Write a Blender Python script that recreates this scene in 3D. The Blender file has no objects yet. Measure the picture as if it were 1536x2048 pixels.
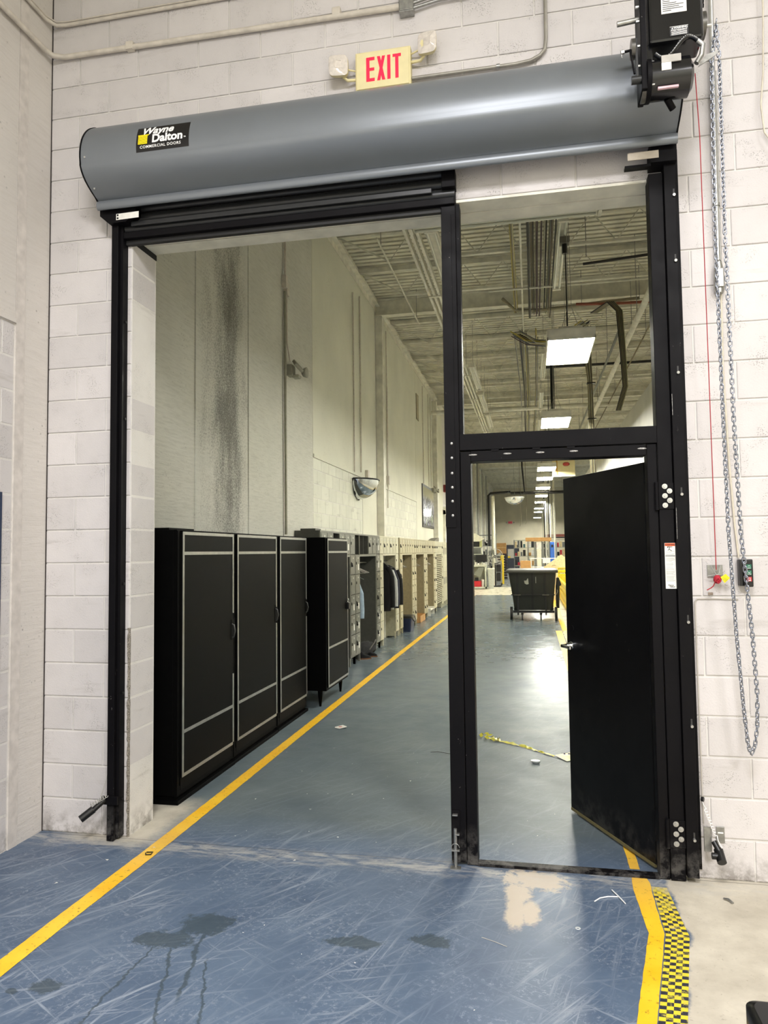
import bpy, bmesh, math, random
from mathutils import Vector, Matrix
random.seed(7)
C = bpy.context.scene.collection
sc = bpy.context.scene
# ---------------------------------------------------------------- camera
PITCH, ROLL, YAW, DIST, EYE, FPX = 0.055192, -0.0120227, 0.19935, 4.012, 1.6714, 1448.9
def _axes():
    r = Vector((math.cos(YAW), math.sin(YAW), 0))
    fw = Vector((-math.sin(YAW)*math.cos(PITCH), math.cos(YAW)*math.cos(PITCH), math.sin(PITCH)))
    u = r.cross(fw)
    return r*math.cos(ROLL)+u*math.sin(ROLL), -r*math.sin(ROLL)+u*math.cos(ROLL), fw
_r, _u, _f = _axes()
cam = bpy.data.objects.new('camera', bpy.data.cameras.new('camera')); C.objects.link(cam)
cam.matrix_world = Matrix(((_r.x, _u.x, -_f.x, 0), (_r.y, _u.y, -_f.y, -DIST), (_r.z, _u.z, -_f.z, EYE), (0, 0, 0, 1)))
cam.data.sensor_fit = 'HORIZONTAL'; cam.data.sensor_width = 36.0; cam.data.lens = 36.0*FPX/1536.0
cam.data.clip_end = 200; cam.data.clip_start = 0.05
sc.camera = cam
# ---------------------------------------------------------------- world, lights, exposure
w = bpy.data.worlds.new('world'); sc.world = w; w.use_nodes = True
w.node_tree.nodes['Background'].inputs[0].default_value = (0.8, 0.85, 0.9, 1); w.node_tree.nodes['Background'].inputs[1].default_value = 0.05
sc.view_settings.view_transform = 'Standard'; sc.view_settings.look = 'None'; sc.view_settings.gamma = 1
sc.view_settings.use_curve_mapping = False; sc.view_settings.exposure = 0.0
WARM = (1.0, 0.98, 1.0); GREEN = (1.0, 0.985, 0.80)
def area(name, loc, sx, sy, power, col=WARM):
    l = bpy.data.lights.new(name, 'AREA'); l.shape = 'RECTANGLE'; l.size = sx; l.size_y = sy; l.energy = power; l.color = col
    o = bpy.data.objects.new(name, l); C.objects.link(o); o.location = loc; return o
area('high_bay_light', (2.7, -2.0, 6.3), 0.6, 1.2, 66)
area('high_bay_light', (-0.2, -4.8, 5.6), 1.4, 1.4, 400)
area('high_bay_light', (2.8, -6.8, 5.6), 1.4, 1.4, 500)
LAMP_E = 110.0       # emission of the corridor lamp diffusers
# ---------------------------------------------------------------- helpers
def lin(c):
    return tuple(((x/255)/12.92 if x/255 <= 0.04045 else ((x/255+0.055)/1.055)**2.4) for x in c)+(1.0,)
class NT:
    def __init__(s, name):
        s.m = bpy.data.materials.new(name); s.m.use_nodes = True; s.t = s.m.node_tree; s.b = s.t.nodes['Principled BSDF']
    def n(s, typ, ins=None, **kw):
        o = s.t.nodes.new('ShaderNode'+typ)
        for k, v in kw.items(): setattr(o, k, v)
        for k, v in (ins or {}).items(): s.set(o.inputs[k], v)
        return o
    def set(s, sock, v):
        if isinstance(v, bpy.types.Node): v = v.outputs[0]
        if isinstance(v, bpy.types.NodeSocket): s.t.links.new(v, sock)
        else:
            if hasattr(sock.default_value, '__len__') and isinstance(v, (int, float)): v = (v,)*len(sock.default_value)
            sock.default_value = v
    def ma(s, op, a, b=0.0, c=None, clamp=False):
        o = s.n('Math', operation=op); o.use_clamp = clamp; s.set(o.inputs[0], a); s.set(o.inputs[1], b)
        if c is not None: s.set(o.inputs[2], c)
        return o.outputs[0]
    def mr(s, v, a, b, c=0.0, d=1.0):
        o = s.n('MapRange'); o.clamp = True
        for i, x in enumerate((v, a, b, c, d)): s.set(o.inputs[i], x)
        return o.outputs[0]
    def mix(s, f, a, b, bt='MIX'):
        o = s.n('Mix', data_type='RGBA', blend_type=bt); s.set(o.inputs[0], f); s.set(o.inputs[6], a); s.set(o.inputs[7], b); return o.outputs[2]
    def noise(s, vec, scale, detail=3, rough=0.5, dist=0.0):
        o = s.n('TexNoise', {'Scale': scale, 'Detail': detail, 'Roughness': rough, 'Distortion': dist})
        if vec is not None: s.set(o.inputs['Vector'], vec)
        return o.outputs[0]
    def pos(s): return s.n('NewGeometry').outputs['Position']
    def xyz(s, v): o = s.n('SeparateXYZ', {0: v}); return o.outputs
    def comb(s, x, y, z): return s.n('CombineXYZ', {0: x, 1: y, 2: z}).outputs[0]
    def scl(s, v, k): o = s.n('VectorMath', operation='MULTIPLY'); s.set(o.inputs[0], v); s.set(o.inputs[1], k); return o.outputs[0]
    def rnd(s): return s.n('ObjectInfo').outputs['Random']
    def out(s, col=None, rough=None, metal=None, bump=None, bs=0.3, bd=0.002, spec=None):
        if col is not None: s.set(s.b.inputs['Base Color'], col)
        if rough is not None: s.set(s.b.inputs['Roughness'], rough)
        if metal is not None: s.set(s.b.inputs['Metallic'], metal)
        if spec is not None: s.set(s.b.inputs['Specular IOR Level'], spec)
        if bump is not None:
            o = s.n('Bump', {'Strength': bs, 'Distance': bd, 'Height': bump}); s.set(s.b.inputs['Normal'], o.outputs[0])
        return s.m
MC = {}
def flat(name, rgb, rough=0.5, metal=0.0, var=0.0, nz=0.06, scale=18, spec=None):
    """plain material with a little procedural mottling"""
    if name in MC: return MC[name]
    t = NT(name); c = lin(rgb)
    n = t.noise(t.n('TexCoord').outputs['Object'], scale, 4)
    d = tuple(max(0, x*(1-nz*2)) for x in c[:3])+(1,); l = tuple(min(1, x*(1+nz*2)) for x in c[:3])+(1,)
    col = t.mix(t.mr(n, 0.3, 0.7), d, l)
    if var:
        hs = t.n('HueSaturation', {'Color': col, 'Value': t.mr(t.rnd(), 0, 1, 1-var, 1+var)}); col = hs.outputs[0]
    MC[name] = t.out(col, rough, metal, spec=spec); return MC[name]
def emit(name, rgb, e):
    if name in MC: return MC[name]
    t = NT(name); t.b.inputs['Base Color'].default_value = lin(rgb); t.b.inputs['Emission Color'].default_value = lin(rgb)
    t.b.inputs['Emission Strength'].default_value = e; MC[name] = t.m; return t.m

def wloc(o):
    v = Vector((0, 0, 0))
    while o is not None: v += o.location; o = o.parent
    return v
class MB:
    """collects shapes; build() links them as ONE mesh object"""
    def __init__(s): s.v = []; s.f = []; s.sm = []
    def add(s, vs, fs, smooth=False):
        k = len(s.v); s.v += [tuple(v) for v in vs]; s.f += [tuple(i+k for i in f) for f in fs]; s.sm += [smooth]*len(fs); return s
    def box(s, x0, x1, y0, y1, z0, z1, c=0.0):
        if x0 > x1: x0, x1 = x1, x0
        if y0 > y1: y0, y1 = y1, y0
        if z0 > z1: z0, z1 = z1, z0
        if c <= 0:
            vs = [(x, y, z) for z in (z0, z1) for y in (y0, y1) for x in (x0, x1)]
            return s.add(vs, [(0, 2, 3, 1), (4, 5, 7, 6), (0, 1, 5, 4), (2, 6, 7, 3), (0, 4, 6, 2), (1, 3, 7, 5)])
        bm = bmesh.new(); bmesh.ops.create_cube(bm, size=1)
        for v in bm.verts: v.co = ((x0+x1)/2+v.co.x*(x1-x0), (y0+y1)/2+v.co.y*(y1-y0), (z0+z1)/2+v.co.z*(z1-z0))
        bmesh.ops.bevel(bm, geom=list(bm.edges), offset=c, segments=2, profile=0.5, affect='EDGES')
        bm.verts.index_update(); s.add([v.co[:] for v in bm.verts], [[v.index for v in f.verts] for f in bm.faces]); bm.free(); return s
    def cyl(s, a, b, r, n=12, r2=None, cap=True, smooth=True):
        a = Vector(a); b = Vector(b); d = (b-a).normalized(); r2 = r if r2 is None else r2
        p = d.orthogonal().normalized(); q = d.cross(p); vs = []
        for (c, rr) in ((a, r), (b, r2)):
            for i in range(n):
                t = 2*math.pi*i/n; vs.append(c+p*math.cos(t)*rr+q*math.sin(t)*rr)
        fs = [(i, (i+1) % n, n+(i+1) % n, n+i) for i in range(n)]; s.add(vs, fs, smooth)
        if cap: s.add(vs[:n][::-1], [tuple(range(n))]); s.add(vs[n:], [tuple(range(n))])
        return s
    def tube(s, pts, r, n=8, closed=False, cap=True):
        P = [Vector(p) for p in pts]; m = len(P); vs = []; up = None
        for i in range(m):
            if closed: d = (P[(i+1) % m]-P[i-1])
            else: d = P[min(i+1, m-1)]-P[max(i-1, 0)]
            d.normalize()
            if up is None: up = d.orthogonal().normalized()
            up = (up-d*up.dot(d)).normalized(); q = d.cross(up)
            rr = r[i] if isinstance(r, (list, tuple)) else r
            for k in range(n):
                t = 2*math.pi*k/n; vs.append(P[i]+up*math.cos(t)*rr+q*math.sin(t)*rr)
        fs = []
        for i in range(m if closed else m-1):
            j = (i+1) % m
            for k in range(n): fs.append((i*n+k, i*n+(k+1) % n, j*n+(k+1) % n, j*n+k))
        s.add(vs, fs, True)
        if cap and not closed: s.add(vs[:n][::-1], [tuple(range(n))]); s.add(vs[-n:], [tuple(range(n))])
        return s
    def prism(s, poly, axis, a, b, smooth=False):
        """polygon in the two other axes (order x<y<z) pushed from a to b along axis"""
        n = len(poly)
        def mk(p, t): return {'x': (t, p[0], p[1]), 'y': (p[0], t, p[1]), 'z': (p[0], p[1], t)}[axis]
        vs = [mk(p, a) for p in poly]+[mk(p, b) for p in poly]
        s.add(vs, [(i, (i+1) % n, n+(i+1) % n, n+i) for i in range(n)], smooth)
        s.add(vs[:n][::-1], [tuple(range(n))]); s.add(vs[n:], [tuple(range(n))]); return s
    def lathe(s, prof, c, n=20, axis='z'):
        vs = []
        for (r, h) in prof:
            for i in range(n):
                t = 2*math.pi*i/n; x, y = r*math.cos(t), r*math.sin(t)
                vs.append({'z': (c[0]+x, c[1]+y, c[2]+h), 'x': (c[0]+h, c[1]+x, c[2]+y), 'y': (c[0]+x, c[1]+h, c[2]+y)}[axis])
        fs = [(j*n+i, j*n+(i+1) % n, (j+1)*n+(i+1) % n, (j+1)*n+i) for j in range(len(prof)-1) for i in range(n)]
        return s.add(vs, fs, True)
    def loft(s, rings, cap=True, smooth=True):
        n = len(rings[0]); vs = [v for r in rings for v in r]
        fs = [(j*n+i, j*n+(i+1) % n, (j+1)*n+(i+1) % n, (j+1)*n+i) for j in range(len(rings)-1) for i in range(n)]
        s.add(vs, fs, smooth)
        if cap: s.add(rings[0][::-1], [tuple(range(n))]); s.add(rings[-1], [tuple(range(n))])
        return s
    def sphere(s, c, r, n=12, sx=1, sy=1, sz=1):
        pr = [[(c[0]+r*sx*math.sin(math.pi*j/8)*math.cos(2*math.pi*i/n), c[1]+r*sy*math.sin(math.pi*j/8)*math.sin(2*math.pi*i/n), c[2]-r*sz*math.cos(math.pi*j/8)) for i in range(n)] for j in range(1, 8)]
        return s.loft(pr)
    def rot(s, ang, c=(0, 0, 0)):
        R = Matrix.Rotation(ang, 4, 'Z'); c = Vector(c); s.v = [tuple(R @ (Vector(v)-c)+c) for v in s.v]; return s
    def mesh(s, name, m, off=(0, 0, 0)):
        me = bpy.data.meshes.new(name); me.from_pydata([(v[0]-off[0], v[1]-off[1], v[2]-off[2]) for v in s.v], [], s.f)
        me.polygons.foreach_set('use_smooth', s.sm); me.materials.append(m)
        bm = bmesh.new(); bm.from_mesh(me); bmesh.ops.recalc_face_normals(bm, faces=bm.faces); bm.to_mesh(me); bm.free()
        me.update(); return me
    def build(s, name, m, parent=None, local=False):
        """world coordinates; a top-level mesh gets its origin at its base"""
        if parent is not None:
            off = (0, 0, 0) if local else wloc(parent)
            o = bpy.data.objects.new(name, s.mesh(name, m, off)); C.objects.link(o); o.parent = parent; return o
        xs = [v[0] for v in s.v]; ys = [v[1] for v in s.v]; zs = [v[2] for v in s.v]
        off = (0, 0, 0) if local else ((min(xs)+max(xs))/2, (min(ys)+max(ys))/2, min(zs))
        o = bpy.data.objects.new(name, s.mesh(name, m, off)); C.objects.link(o); o.location = off; return o
def tag(o, label, cat, group=None, kind=None):
    o['label'] = label; o['category'] = cat
    if group: o['group'] = group
    if kind: o['kind'] = kind
    return o
def thing(name, label, cat, loc=(0, 0, 0), rz=0, group=None, kind=None):
    o = bpy.data.objects.new(name, None); C.objects.link(o); o.location = loc; o.rotation_euler = (0, 0, rz); o.empty_display_size = 0.1
    return tag(o, label, cat, group, kind)
def inst(name, me, parent, loc, rz=0):
    o = bpy.data.objects.new(name, me); C.objects.link(o); o.parent = parent; o.location = Vector(loc)-wloc(parent) if parent else loc
    o.rotation_euler = (0, 0, rz); return o
def struct(name, mb, m, label, cat): return tag(mb.build(name, m), label, cat, kind='structure')
def sthing(name, label, cat, loc=(0, 0, 0), group=None): return thing(name, label, cat, loc, 0, group, 'structure')
def text_mesh(s, size, m, fn, name='lettering', parent=None, bold=0.0, shear=0.0, align='CENTER', space=1.0):
    """lettering as a mesh; fn maps the flat text's (x, y) to a world point"""
    cu = bpy.data.curves.new('t', 'FONT'); cu.body = s; cu.size = size; cu.offset = bold; cu.shear = shear; cu.align_x = align; cu.align_y = 'CENTER'
    cu.space_character = space; cu.resolution_u = 3
    o = bpy.data.objects.new('t', cu); C.objects.link(o); dg = bpy.context.evaluated_depsgraph_get(); dg.update()
    me = bpy.data.meshes.new_from_object(o.evaluated_get(dg)); bpy.data.objects.remove(o)
    off = wloc(parent) if parent else Vector((0, 0, 0))
    for v in me.vertices: v.co = Vector(fn(v.co.x, v.co.y))-off
    me.materials.clear(); me.materials.append(m); me.name = name
    r = bpy.data.objects.new(name, me); C.objects.link(r); r.parent = parent; return r
# ---------------------------------------------------------------- materials
def m_block(name, rgb, grime=0.0, fine=1.0):
    t = NT(name); p = t.pos(); c = lin(rgb)
    big = t.noise(p, 1.3, 3); mid = t.noise(p, 7, 4, 0.6)
    col = t.mix(t.mr(big, 0.35, 0.7), tuple(x*0.92 for x in c[:3])+(1,), c)
    col = t.mix(t.mr(mid, 0.35, 0.75, 0, 0.5), col, tuple(x*0.86 for x in c[:3])+(1,))
    hs = t.n('HueSaturation', {'Color': col, 'Value': t.mr(t.rnd(), 0, 1, 0.93, 1.04)}); col = hs.outputs[0]
    vo = t.n('TexVoronoi', {'Vector': p, 'Scale': 120.0, 'Randomness': 1.0})
    gate = t.mr(t.noise(p, 7, 3), 0.50, 0.70)
    pit = t.ma('MULTIPLY', t.mr(vo.outputs[0], 0.16, 0.30, 1, 0), gate)
    col = t.mix(t.ma('MULTIPLY', pit, 0.30), col, tuple(x*0.35 for x in c[:3])+(1,))
    z = t.xyz(p)[2]
    dirt = t.ma('MULTIPLY', t.mr(z, 0.0, 0.16, 1, 0), t.mr(t.noise(p, 9, 5, 0.7), 0.42, 0.6))
    col = t.mix(t.ma('MULTIPLY', dirt, 0.75), col, lin((92, 84, 72)))
    st = t.ma('MULTIPLY', t.mr(t.noise(t.scl(p, (1.3, 1.3, 9)), 1.1, 4, 0.7), 0.60, 0.74), 0.35+grime)
    col = t.mix(st, col, lin((150, 143, 134)))
    h = t.ma('SUBTRACT', t.ma('MULTIPLY', t.noise(p, 130, 3, 0.6), 0.5*fine), t.ma('MULTIPLY', pit, 1.6))
    return t.out(col, 0.6, bump=h, bs=0.8, bd=0.003)
BLOCK = m_block('painted_block', (213, 208, 206))
BLOCK2 = m_block('painted_block_corridor', (224, 224, 208), 0.1)
MORTAR = m_block('painted_mortar', (230, 226, 220))
def m_precast(name, rgb, dark, stria=1.0, spots=0.0, yr=None):
    t = NT(name); p = t.pos(); c = lin(rgb); xyz = t.xyz(p)
    col = t.mix(t.mr(t.noise(p, 1.1, 4), 0.3, 0.7), tuple(x*0.88 for x in c[:3])+(1,), c)
    sv = t.scl(p, (1, 5.0, 55.0))
    s1 = t.noise(sv, 1.0, 4, 0.7, 0.4)
    col = t.mix(t.ma('MULTIPLY', t.mr(s1, 0.45, 0.75), 0.35*stria), col, lin(dark))
    if spots:
        a = t.mr(xyz[1], yr[0]-0.2, yr[0]+0.85); b = t.mr(xyz[1], yr[1]-0.6, yr[1]+0.25, 1, 0.0)
        zz = t.mr(xyz[2], 1.2, 2.6, 0.75, 1); zt = t.mr(xyz[2], 4.3, 6.2, 1, 0.25)
        msk = t.ma('MULTIPLY', t.ma('MULTIPLY', a, b), t.ma('MULTIPLY', zz, zt))
        fleck = t.noise(p, 52, 6, 0.8)
        cloud = t.noise(t.scl(p, (1, 1.6, 0.6)), 2.4, 5, 0.65)
        th = t.ma('SUBTRACT', t.ma('ADD', t.ma('MULTIPLY', fleck, 0.7), t.ma('ADD', t.ma('MULTIPLY', cloud, 0.36), 0.12)), t.mr(msk, 0, 1, 0.26, -0.05))
        col = t.mix(t.ma('MULTIPLY', t.mr(th, 0.54, 0.72), spots*0.8), col, lin((58, 56, 50)))
    pk = t.n('TexVoronoi', {'Vector': p, 'Scale': 24.0}); g = t.mr(t.noise(p, 3, 3), 0.5, 0.65)
    pm = t.ma('MULTIPLY', t.mr(pk.outputs[0], 0.08, 0.2, 1, 0), g)
    col = t.mix(t.ma('MULTIPLY', pm, 0.5), col, lin((90, 88, 78)))
    z = xyz[2]
    h = t.ma('ADD', t.ma('MULTIPLY', s1, stria), t.ma('MULTIPLY', t.noise(p, 60, 4, 0.7), 0.35))
    return t.out(col, 0.75, bump=h, bs=0.8, bd=0.006)
PRE_ROUGH = m_precast('precast_ribbed', (212, 211, 200), (146, 144, 132))
PRE_DARK = m_precast('precast_grimy', (212, 211, 200), (150, 148, 136), 0.8, 1.0, (1.93, 3.42))
PRE_SMOOTH = m_precast('precast_smooth', (226, 225, 208), (170, 166, 148), 0.15)
PRE_NEAR = m_precast('precast_near', (218, 212, 205), (176, 168, 158), 0.7)
def m_floor():
    t = NT('epoxy_floor'); p = t.pos(); X, Y, Z = t.xyz(p)
    def M(a, b): return t.ma('MULTIPLY', a, b)
    def mx(a, b): return t.ma('MAXIMUM', a, b)
    wob = t.noise(p, 6, 5, 0.7); wob2 = t.noise(p, 22, 5, 0.75)
    jit = t.ma('MULTIPLY', t.ma('SUBTRACT', wob, 0.5), 0.10); jit2 = t.ma('MULTIPLY', t.ma('SUBTRACT', wob2, 0.5), 0.16)
    jit3 = t.ma('SUBTRACT', t.noise(p, 13, 6, 0.72, 0.5), 0.5)
    # blue paint mottled
    c1, c2 = lin((72, 88, 110)), lin((94, 110, 130))
    blue = t.mix(t.mr(t.noise(p, 2.2, 5, 0.6), 0.3, 0.7), c1, c2)
    blue = t.mix(M(t.mr(Y, 0.0, 0.5), 0.8), blue, t.mix(t.mr(t.noise(p, 1.6, 4), 0.3, 0.7), lin((86, 97, 100)), lin((108, 117, 115))))
    # scuffs: streaks in three directions
    def streak(ang, scale, lo, hi):
        ca, sa = math.cos(ang), math.sin(ang)
        u = t.ma('ADD', M(X, ca), M(Y, sa)); v = t.ma('SUBTRACT', M(Y, ca), M(X, sa))
        n = t.noise(t.comb(M(u, 1.3), M(v, scale), 0.0), 1.0, 6, 0.72, 0.35); return t.mr(n, lo, hi)
    near = t.mr(Y, -0.2, 0.6, 1.0, 0.35)
    sc_ = mx(mx(streak(0.95, 26, 0.53, 0.66), streak(0.35, 34, 0.56, 0.68)), mx(streak(1.35, 30, 0.56, 0.68), streak(2.6, 30, 0.58, 0.70)))
    patch = t.mr(t.noise(p, 1.7, 4, 0.6), 0.42, 0.62)
    fine = M(t.mr(t.noise(p, 38, 5, 0.8), 0.52, 0.64), t.mr(t.noise(p, 3.1, 4, 0.6), 0.42, 0.56))
    scf = M(t.ma('MAXIMUM', M(sc_, t.ma('ADD', 0.25, M(patch, 0.75))), M(fine, 0.6)), near)
    col = t.mix(M(scf, 0.60), blue, lin((172, 181, 190)))
    # spills and oily runs
    st = None
    for (cx, cy, rx, ry) in ((-1.6, -1.02, 0.14, 0.07), (-1.47, -0.87, 0.12, 0.10), (-1.89, -1.42, 0.07, 0.045), (-0.78, -0.90, 0.13, 0.05), (-0.46, -0.83, 0.09, 0.05), (-2.0, -1.47, .03, .02)):
        dx = t.ma('DIVIDE', t.ma('SUBTRACT', X, cx), rx); dy = t.ma('DIVIDE', t.ma('SUBTRACT', Y, cy), ry)
        d = t.ma('ADD', t.ma('SQRT', t.ma('ADD', M(dx, dx), M(dy, dy))), t.ma('ADD', M(jit3, 2.4), M(jit2, 3.0))); m = t.mr(d, 0.8, 1.05, 1, 0); st = m if st is None else mx(st, m)
    for (x0, y0, x1, y1, wd) in ((-1.55, -1.05, -1.28, -1.75, 0.006), (-1.47, -0.92, -1.33, -1.45, 0.008), (-1.36, -1.12, -1.14, -1.65, 0.005), (-1.62, -1.05, -1.62, -1.7, 0.005)):
        L = math.hypot(x1-x0, y1-y0); ux, uy = (x1-x0)/L, (y1-y0)/L
        a = t.ma('SUBTRACT', X, x0); b = t.ma('SUBTRACT', Y, y0)
        al = t.ma('ADD', M(a, ux), M(b, uy)); pe = t.ma('ABSOLUTE', t.ma('ADD', t.ma('SUBTRACT', M(a, uy), M(b, ux)), M(jit, 0.9)))
        m = M(t.mr(pe, wd*0.6, wd*1.4, 1, 0), M(t.mr(al, 0, 0.04), t.mr(al, L-0.1, L, 1, 0))); st = mx(st, m)
    col = t.mix(M(st, 0.72), col, lin((58, 70, 76)))
    # bare concrete: right of the tape, at the left jamb, dusty strip under the door line
    conc = t.mix(t.mr(t.noise(p, 3.5, 5, 0.65), 0.3, 0.7), lin((172, 164, 148)), lin((206, 199, 182)))
    conc = t.mix(M(t.mr(t.noise(p, 45, 4, 0.8), 0.6, 0.7), 0.5), conc, lin((120, 112, 98)))
    xb = t.ma('ADD', t.mr(Y, -1.6, -0.6, 0.40, 0.62), jit)
    cm = t.mr(t.ma('SUBTRACT', X, xb), 0.0, 0.02)
    lj = M(M(t.mr(t.ma('ADD', X, jit2), -2.9, -2.6), t.mr(t.ma('ADD', X, jit2), -2.28, -2.12, 1, 0)), M(t.mr(t.ma('ADD', Y, jit2), -0.16, -0.04), t.mr(t.ma('ADD', Y, jit2), 0.5, 0.75, 1, 0)))
    cm = mx(cm, M(lj, 0.9))
    up = M(t.mr(Y, 0.0, 0.05), t.mr(X, -3, -2.96)); farc = t.mr(Y, 23.7, 23.75)
    cm = mx(cm, farc)
    col = t.mix(cm, col, t.mix(farc, conc, lin((214, 208, 186))))
    grey = M(t.mr(Y, 29.8, 29.9), 1.0); col = t.mix(grey, col, lin((120, 126, 130)))
    # saw dust and bare scraped patch in front of the pass door
    def blob(cx, cy, rx, ry, k=8.0):
        dx = t.ma('DIVIDE', t.ma('SUBTRACT', X, cx), rx); dy = t.ma('DIVIDE', t.ma('SUBTRACT', Y, cy), ry)
        d = t.ma('ADD', t.ma('SQRT', t.ma('ADD', M(dx, dx), M(dy, dy))), t.ma('ADD', M(jit3, k*0.32), M(jit2, k*0.9))); return t.mr(d, 0.75, 1.1, 1, 0)
    du = mx(mx(blob(-0.02, -0.17, 0.17, 0.11), blob(-0.10, -0.33, 0.07, 0.12, 5)), mx(blob(-0.11, -0.52, 0.05, 0.17, 4), blob(-0.04, -0.5, 0.045, 0.13, 4)))
    col = t.mix(M(du, 0.85), col, lin((196, 182, 160)))
    strip = M(t.mr(t.ma('ABSOLUTE', t.ma('ADD', t.ma('ADD', Y, 0.10), M(jit2, 0.8))), 0.03, 0.13, 1, 0), t.mr(t.noise(t.scl(p, (3, 14, 1)), 1.6, 6, 0.75, 0.6), 0.44, 0.6))
    strip = M(strip, t.mr(X, -2.4, 0.7, 0.8, 0.9))
    col = t.mix(M(strip, 0.72), col, lin((186, 182, 172)))
    seam = t.mr(t.ma('ABSOLUTE', t.ma('SUBTRACT', Y, -0.025)), 0.002, 0.004, 1, 0); col = t.mix(M(seam, 0.6), col, lin((60, 60, 58)))
    # gloss
    rg = t.ma('MINIMUM', t.mr(Y, -0.3, 0.5, 0.38, 0.42), t.mr(Y, 2.5, 9.0, 0.42, 0.2)); rg = t.ma('ADD', rg, M(t.mr(t.noise(p, 4, 5, 0.6), 0.35, 0.7), 0.10))
    rg = t.ma('ADD', rg, t.ma('ADD', M(cm, t.mr(Y, 0, 3, 0.30, 0.05)), M(mx(du, scf), 0.05)), clamp=True)
    h = t.ma('ADD', M(t.noise(t.scl(p, (1.2, 5.0, 1)), 2.2, 3, 0.5), 1.0), M(t.noise(p, 60, 3), 0.04))
    return t.out(col, rg, bump=h, bs=0.16, bd=0.012, spec=0.3)
FLOOR = m_floor()
def m_black(name='black_powder_coat', rgb=(13, 12, 14), rough=0.48, chips=0.6):
    t = NT(name); p = t.pos(); c = lin(rgb)
    col = t.mix(t.mr(t.noise(p, 3, 4), 0.3, 0.7), c, tuple(x*1.35 for x in c[:3])+(1,))
    z = t.xyz(p)[2]
    chip = t.ma('MULTIPLY', t.mr(t.noise(t.scl(p, (1, 1, 0.5)), 42, 3, 0.8), 0.70, 0.72), t.mr(t.noise(p, 2.3, 2), 0.52, 0.6))
    dust = t.ma('MULTIPLY', t.mr(z, 0.02, 0.22, 1, 0), t.mr(t.noise(p, 14, 5, 0.7), 0.45, 0.62))
    col = t.mix(t.ma('MULTIPLY', t.ma('MAXIMUM', chip, t.ma('MULTIPLY', dust, 0.45)), chips), col, lin((150, 146, 140)))
    return t.out(col, t.mr(t.noise(p, 8, 4), 0.3, 0.7, rough-0.06, rough+0.1), spec=0.10)
BLACK = m_black()
DOORBLK = m_black('black_door_paint', (16, 16, 17), 0.34, 0.25)
CAB = flat('black_laminate', (9, 9, 8), 0.5, nz=0.04, scale=5, spec=0.05)
CABSIDE = flat('black_cabinet_side', (5, 5, 5), 0.55, spec=0.05)
HOOD = flat('grey_hood_paint', (120, 125, 130), 0.36, 0.30, nz=0.02, scale=3)
SLAT = flat('dark_grey_slat', (44, 45, 46), 0.35, 0.3, nz=0.05)
ALU = flat('aluminium_trim', (168, 168, 164), 0.35, 0.85)
GALV = flat('galvanised_steel', (158, 158, 154), 0.38, 0.8, nz=0.1, scale=40)
ZINC = flat('zinc_bolt', (190, 190, 188), 0.3, 0.8)
CHAINM = flat('zinc_chain', (165, 170, 182), 0.25, 0.95)
CHROME = flat('chrome', (225, 228, 232), 0.06, 1.0, nz=0.0)
CONDUIT = flat('painted_conduit', (205, 197, 184), 0.5)
CREAM = flat('cream_locker', (196, 192, 166), 0.42, var=0.10, nz=0.08, scale=30)
BEIGE = flat('beige_locker', (182, 174, 142), 0.42, var=0.10, nz=0.08, scale=30)
GREYL = flat('grey_locker', (108, 109, 100), 0.34, 0.2, var=0.12, nz=0.1, scale=20)
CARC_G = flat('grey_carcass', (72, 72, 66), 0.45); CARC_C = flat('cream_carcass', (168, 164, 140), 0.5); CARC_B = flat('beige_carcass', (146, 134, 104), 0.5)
STEELW = flat('painted_steel_white', (222, 219, 204), 0.5, nz=0.08, scale=6)
DECKM = flat('painted_deck', (222, 219, 202), 0.5, nz=0.1, scale=3)
WHITE = flat('white_paper', (232, 230, 222), 0.6)
PLASTICB = flat('black_plastic', (14, 14, 15), 0.35)
RUBBER = flat('black_rubber', (22, 22, 22), 0.6)
YTAPE = flat('yellow_tape', (246, 192, 38), 0.42, nz=0.07, scale=9)
YPAINT = flat('yellow_paint', (238, 205, 40), 0.4, nz=0.08)
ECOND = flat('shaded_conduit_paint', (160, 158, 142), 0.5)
RED = flat('red_plastic', (190, 34, 44), 0.4); REDTXT = flat('exit_red', (232, 22, 66), 0.5, nz=0)
CARD = flat('cardboard', (186, 142, 88), 0.8, nz=0.06, scale=10)
CARDL = flat('pale_cardboard', (228, 206, 156), 0.8)
SIGNC = flat('cream_plastic', (226, 214, 164), 0.45, nz=0.02)
NAVY = flat('navy_fabric', (24, 28, 44), 0.9); BLKF = flat('black_fabric', (12, 12, 14), 0.95); GRYF = flat('grey_fabric', (140, 142, 138), 0.9)
BLUF = flat('light_blue_fabric', (140, 158, 172), 0.9); STRF = flat('pale_striped_fabric', (176, 178, 176), 0.9)
OLIVE = flat('dark_olive_plastic', (30, 31, 25), 0.45, nz=0.08, scale=4)
# ================================================================ large structure
WX = -2.963; B = 0.2032; OL, OR, OH = -2.385, 0.695, 18*B   # wall plane, opening left/right/head
CEIL = 6.74
struct('floor', MB().box(-5, 9, -9, 60, -0.1, 0), FLOOR, 'blue epoxy painted concrete floor running through the doorway', 'floor')
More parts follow.
